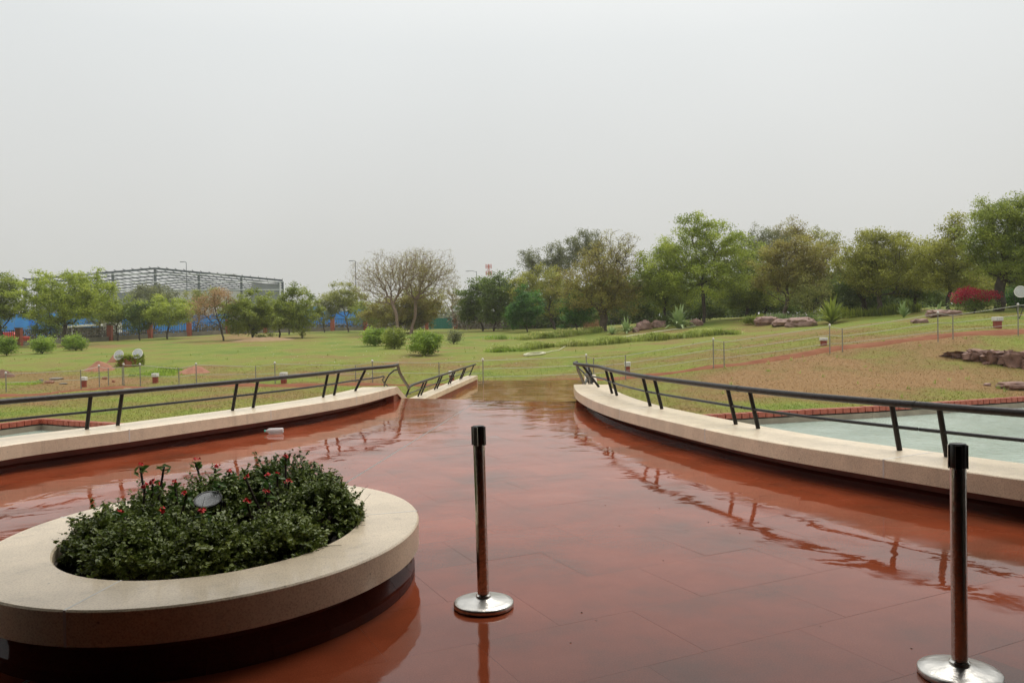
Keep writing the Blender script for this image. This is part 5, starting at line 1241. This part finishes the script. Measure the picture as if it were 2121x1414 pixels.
# dense far woodland behind the right-hand trees and thin line at the horizon
def mass(name, label, spans, leaf, seed, size, n):
    rs = np.random.RandomState(seed); B = []
    for (a, b, top, bot, Y) in spans:
        for px in np.arange(a, b, 22):
            h = rs.uniform(.82, 1.12); cy_ = bot - (bot - top) * .5 * h; q = aty(px, cy_, Y + rs.uniform(-4, 4)); B.append((q.x, q.y, q.z, 26 * Y / FX, 3.5, (bot - top) * .52 * h * Y / FX))
    C = in_blobs(B, n, rs, .33); V, Q = leaf_quads(C, size, rs, .4, .7); tag(np_obj(name, V, Q, LEAF[leaf]), label, 'woodland', kind='stuff')
mass('far_woodland', 'dark woodland closing the view behind the right-hand trees', [(1060, 1240, 590, 690, 112), (1240, 1560, 560, 676, 108), (1560, 1900, 530, 672, 100), (1900, 2230, 530, 664, 84)], 'dark', 51, .55, 42000)
mass('fence_thicket', 'brown leafless thicket along the far fence', [(60, 230, 680, 712, 108), (230, 420, 682, 704, 116), (420, 880, 668, 690, 126), (950, 1340, 640, 684, 116)], 'thicket', 52, .34, 16000)
mass('horizon_trees', 'hazy low line of trees on the horizon at the left', [(-200, 330, 655, 690, 300), (330, 700, 655, 690, 320), (640, 760, 640, 680, 300), (760, 1100, 640, 684, 320)], 'grey', 53, 1.5, 14000)

# ------------------------------------------------------------------ boundary fence and gate
FP = [(-120, 80), (40, 88), (228, 101), (311, 105), (392, 109), (472, 113), (549, 117), (689, 120), (757, 121), (884, 122), (944, 122), (1100, 120), (1250, 117), (1400, 112)]
G = [ground(a, b) for a, b in FP]
t = thing('boundary_fence', 'long low boundary fence of thin bars between red brick pillars', 'fence', G[4])
for i, g in enumerate(G):
    m = MB(); m.box((g.x, g.y, g.z + .95), (.55, .55, 2.1)); m.build('pillar', M_pillar, t)
    m = MB(); m.box((g.x, g.y, g.z + 2.04), (.66, .66, .09)); m.build('pillar_cap', M_conc, t)
for i, (a, b) in enumerate(zip(G, G[1:])):
    if i == 9: continue
    d = (b - a); d.z = 0; ln = d.length; d.normalize(); p0 = a + d * .38; p1 = b - d * .38
    m = MB(); m.beam(p0 + Vector((0, 0, .2)), p1 + Vector((0, 0, .2)), .3, .7); m.build('base_wall', M_conc, t)
    m = MB()
    for z in (.75, 1.75): m.beam(p0 + Vector((0, 0, z)), p1 + Vector((0, 0, z)), .06, .06)
    m.build('fence_rail', M_lamph, t)
    m = MB(); k = int(ln / .28)
    for j in range(1, k):
        q = p0.lerp(p1, j / k); m.beam(q + Vector((0, 0, .5)), q + Vector((0, 0, 1.85)), .045)
    o = m.build('bars', M_lamph, t); o['kind'] = 'stuff'
ga, gb = G[9], G[10]; t = thing('gate', 'green sheet metal double gate between brick pillars', 'gate', ga.lerp(gb, .5))
for s0, s1 in ((.09, .495), (.505, .91)):
    a, b = ga.lerp(gb, s0), ga.lerp(gb, s1); m = MB(); m.beam(a + Vector((0, 0, .9)), b + Vector((0, 0, .9)), .05, 1.6); gl = m.build('gate_leaf', M_gate, t)
    m = MB()
    for q in np.linspace(0, 1, 6): p = a.lerp(b, q) + Vector((0, -.05, 0)); m.beam(p + Vector((0, 0, .1)), p + Vector((0, 0, 1.72)), .05)
    m.beam(a + Vector((0, -.05, 1.72)), b + Vector((0, -.05, 1.72)), .06); m.build('gate_frame', M_gate, gl)

# blue hoarding
t = thing('blue_hoarding', 'bright blue sheet hoarding beyond the left boundary fence', 'hoarding', aty(200, 690, 150))
for (a, b, t0, t1, bot, Y) in [(-60, 60, 652, 650, 684, 150), (60, 205, 650, 648, 686, 152), (240, 400, 655, 652, 682, 155), (400, 475, 652, 650, 680, 156), (585, 660, 636, 634, 664, 150), (662, 760, 645, 640, 662, 155)]:
    k = max(2, int((b - a) / 26))
    for i in range(k):
        q0, q1 = i / k, (i + 1) / k - .004; p0 = aty(a + (b - a) * q0, bot, Y); p1 = aty(a + (b - a) * q1, bot, Y); z1 = aty(a, t0 + (t1 - t0) * q0 + rnd.uniform(-1.2, 1.2), Y).z
        m = MB(); zb = min(p0.z, p1.z) - 3; m.box(((p0.x + p1.x) / 2, Y + (i % 2) * .06, (zb + z1) / 2), (p1.x - p0.x, .08, z1 - zb)); m.build('panel', M_blue, t)

# steel frame building, turned so that its right side points away from us
YB = 215
t = thing('steel_building', 'unfinished steel frame warehouse with open roof beams on the left', 'building', aty(322, 690, YB))
c0_ = aty(586, 620, YB); dd = Vector((c0_.x, c0_.y, 0)).normalized(); ff = Vector((-dd.y, dd.x, 0)); ff = ff if ff.x < 0 else -ff
def fpt(px, py, back=0):
    """point of the front plane (or of one 'back' metres behind it) seen at px, py"""
    d = ray(px, py); o = Vector((c0_.x, c0_.y, 0)) + dd * back; k = (o - Vector((0, 0, 0))).dot(dd) / Vector((d.x, d.y, 0)).dot(dd); return CAM + d * k
pR, pA, pL = fpt(586, 581), fpt(322, 556), fpt(52, 586)
wR = 0.0; sA = (pA - pR).dot(ff); sL = (pL - pR).dot(ff); zR, zA, zL = pR.z, pA.z, pA.z + (pR.z - pA.z) * (sL - sA) / sA
def roofz(q): return zR + (zA - zR) * q / sA if q < sA else zA + (zL - zA) * (q - sA) / (sL - sA)
def bp_(q, back, z): p = Vector((c0_.x, c0_.y, 0)) + ff * q + dd * back; p.z = z; return p
zg = 0.5
for fi in range(10):
    bk = fi * 12
    for (q0, q1) in ((0, sA), (sA, sL)):
        m = MB(); m.beam(bp_(q0, bk, roofz(q0)), bp_(q1, bk, roofz(q1)), .16, .34 if fi else .5); m.build('rafter', M_metalg, t)
    qs_ = [0, sA / 3, sA * 2 / 3, sA, sA + (sL - sA) / 3, sA + (sL - sA) * 2 / 3, sL] if fi == 0 else [0, sL]
    for q in qs_:
        m = MB(); m.beam(bp_(q, bk, zg), bp_(q, bk, roofz(q) - .3), .5); m.build('column', M_metalg, t)
for i in range(31):
    q = sL * i / 30; m = MB(); m.beam(bp_(q, -1.4, roofz(q) + .38), bp_(q, 110, roofz(q) + .38), .11, .2); m.build('purlin', M_metalg, t)
for py, qa, qb in ((568.5, sA - 20, sA + 22), (584, 0, sL), (600.5, 0, sL)):
    z = fpt(400, py).z; m = MB(); m.beam(bp_(qa, -.45, z), bp_(qb, -.45, z), .2, .2); m.build('girt', M_girt, t)
z1 = fpt(400, 570).z; m = MB(); m.beam(bp_(sA - 24, 70, z1 / 2), bp_(sA + 16, 70, z1 / 2), .3, z1); m.build('rear_wall', M_bluegrey, t)
z1 = fpt(400, 587).z; m = MB(); m.beam(bp_(.6, 1, z1 / 2), bp_(8, 1, z1 / 2), .2, z1); m.build('wall_sheet', M_bluegrey, t)
z1 = fpt(400, 603).z; m = MB(); m.beam(bp_(8.2, .9, z1 / 2), bp_(sA - 1, .9, z1 / 2), .2, z1); m.build('wall_sheet', mat('white_sheet', (.5, .5, .5), (.58, .58, .58), .3, .6), t)
m = MB(); m.beam(bp_(sA + .5, 9, z1 / 2), bp_(sL, 9, z1 / 2), .2, z1); m.build('wall_sheet', M_bluegrey, t)
a, b = fpt(580, 583, -1), fpt(580, 611, -1); m = MB(); m.beam(a, b, .25); m.build('girt', M_girt, t)
# white shed and red car roof behind the fence
t = thing('white_shed', 'low shed with a white sloping roof and white posts behind the fence', 'shed', ground(180, 125))
a, b = aty(122, 678, 125), aty(218, 672, 125)
m = MB(); m.beam(a, b, 3, .3); m.build('roof', M_white, t)
m = MB(); m.box(((a.x + b.x) / 2, 126, a.z - 1.2), (b.x - a.x - .4, 2, 2.3)); m.build('wall', M_bluegrey, t)
for px in (123, 143, 155, 216): q = aty(px, 680, 124); m = MB(); m.beam((q.x, 123.4, q.z + .1), (q.x, 123.4, q.z - 2.2), .2); m.build('post', M_white, t)
t = thing('guard_cabin', 'small white cabin behind the first clear brick pillar', 'cabin', ground(233, 112)); q = aty(233, 676, 112)
m = MB(); m.box((q.x, 112, q.z), (1.9, 1.6, 1.7)); m.build('wall', M_white, t)
m = MB(); m.box((q.x, 111.15, q.z + .1), (.8, .06, .6)); m.build('window', M_lamph, t)
m = MB(); m.box((q.x, 112, q.z + .95), (2.3, 2, .15)); m.build('roof', M_conc, t)
q = aty(19, 690, 84.5); g = ground(19, 96)
t = thing('parked_car', 'red car roof just showing behind the fence at the left', 'car', ground(19, 96)); cx_ = aty(19, 690, 96).x; cz = aty(19, 696, 96).z
m = MB(); m.box((cx_, 96, cz - .35), (4.0, 1.7, .6)); m.build('body', mat('red_car_paint', (.5, .03, .02), rough=.3), t, bevel=.12)
m = MB(); m.add([(cx_ - 1.2, 95.3, cz - .06), (cx_ + 1.3, 95.3, cz - .06), (cx_ + 1.3, 96.7, cz - .06), (cx_ - 1.2, 96.7, cz - .06), (cx_ - .7, 95.4, cz + .5), (cx_ + .8, 95.4, cz + .5), (cx_ + .8, 96.6, cz + .5), (cx_ - .7, 96.6, cz + .5)], [(0, 1, 5, 4), (1, 2, 6, 5), (2, 3, 7, 6), (3, 0, 4, 7), (4, 5, 6, 7)]); m.build('cabin', bpy.data.materials['red_car_paint'], t, bevel=.06)
for sx in (-1.25, 1.25):
    m = MB(); m.lathe([(.3, -.1), (.32, 0), (.3, .1)], 16, (cx_ + sx, 95.2, cz - .7), Matrix.Rotation(rad(90), 3, 'X')); m.build('wheel', M_lamph, t, True)

# lamp posts, mast
def lamp(label, px, ptop, Y, arm, side=-1):
    g = ground(px, Y) if Y < 130 else Vector((aty(px, 680, Y).x, Y, 1)); z = aty(px, ptop, Y).z
    t = thing('street_lamp', label, 'street lamp', g, 'street lamps beyond the fence')
    m = MB(); m.tube([g, (g.x, g.y, z)], [.10, .055], 8); m.build('pole', M_metalg, t, True)
    m = MB(); m.tube([(g.x, g.y, z - .1), (g.x + side * arm * .5, g.y, z + .12), (g.x + side * arm, g.y, z + .1)], .05, 6); m.build('arm', M_metalg, t, True)
    m = MB(); m.box((g.x + side * (arm + .3), g.y, z + .08), (.8, .3, .12)); m.build('lamp_head', M_bluegrey, t)
lamp('tall street lamp standing before the steel building', 389, 543, 160, .5)
lamp('street lamp at the left side of the bare tree', 739, 541, 150, .5)
lamp('street lamp with a long arm left of the red and white mast', 989, 562, 170, 1.6)
t = thing('radio_mast', 'thin red and white radio mast far behind the trees', 'mast', (aty(1014, 660, 420).x, 420, 1)); x = aty(1014, 660, 420).x
M_mred = mat('mast_red', (.5, .1, .07), rough=.6)
for i in range(6):
    z0 = 1 + i * 6.5; m = MB(); top = aty(1014, 548, 420).z
    z0 = 1 + (top - 1) * i / 6; z1 = 1 + (top - 1) * (i + 1) / 6
    for sx, sy in ((-.5, -.5), (.5, -.5), (.5, .5), (-.5, .5)): m.beam((x + sx, 420 + sy, z0), (x + sx, 420 + sy, z1), .22)
    m.beam((x - .5, 419.5, z0), (x + .5, 419.5, z1), .15); m.beam((x + .5, 419.5, z0), (x - .5, 419.5, z1), .15)
    m.build('mast_section', M_mred if i % 2 else M_white, t)
for dz in (0, -3.5):
    m = MB()
    for sx in (-1.3, 0, 1.3): m.box((x + sx, 419.2, top - 1 + dz), (.5, .3, 2.4))
    m.box((x, 420, top - 1 + dz), (3.4, .2, .2)); m.build('antenna', M_mred, t)
# pale distant houses
for i, (px, pt, wpx, Y, lab) in enumerate([(955, 622, 36, 330, 'pale distant house between the bare tree and the dark trees'), (665, 628, 22, 340, 'tiny pale distant house left of the yellow-green tree'), (900, 632, 26, 350, 'pale distant block behind the green gate')]):
    q = aty(px, pt, Y); w_ = wpx * Y / FX; t = thing('house', lab, 'house', (q.x, Y, 1), 'pale houses on the horizon')
    m = MB(); m.box((q.x, Y, (q.z + 1) / 2), (w_, 8, q.z - 1)); m.build('wall', mat('pale_render', (.5, .5, .48), rough=.8) if 'pale_render' not in bpy.data.materials else bpy.data.materials['pale_render'], t)
    m = MB(); m.box((q.x, Y, q.z + .2), (w_ + .8, 8.8, .4)); m.build('roof', M_conc, t)
    for k in range(3): m = MB(); m.box((q.x + (k - 1) * w_ * .3, Y - 4.03, q.z - 1.8), (w_ * .12, .1, 1.3)); m.build('window', M_bluegrey, t)
# ------------------------------------------------------------------ rain haze
hm = bpy.data.materials.new('rain_haze'); hm.use_nodes = True; hn = hm.node_tree; hn.nodes.clear()
ho = hn.nodes.new('ShaderNodeOutputMaterial'); hv = hn.nodes.new('ShaderNodeVolumePrincipled'); hv.inputs['Color'].default_value = (.93, .94, .95, 1)
hv.inputs['Density'].default_value = .00035; hv.inputs['Anisotropy'].default_value = .2; hn.links.new(hv.outputs[0], ho.inputs['Volume'])
m = MB(); m.box((0, 0, 14), (2640, 2640, 36)); hz = m.build('haze', hm); tag(hz, kind='stuff')
print('slabs', slabs.__defaults__[-1], 'tris', sum(len(o.data.polygons) for o in bpy.data.objects if o.type == 'MESH'), 'objs', len(bpy.data.objects))
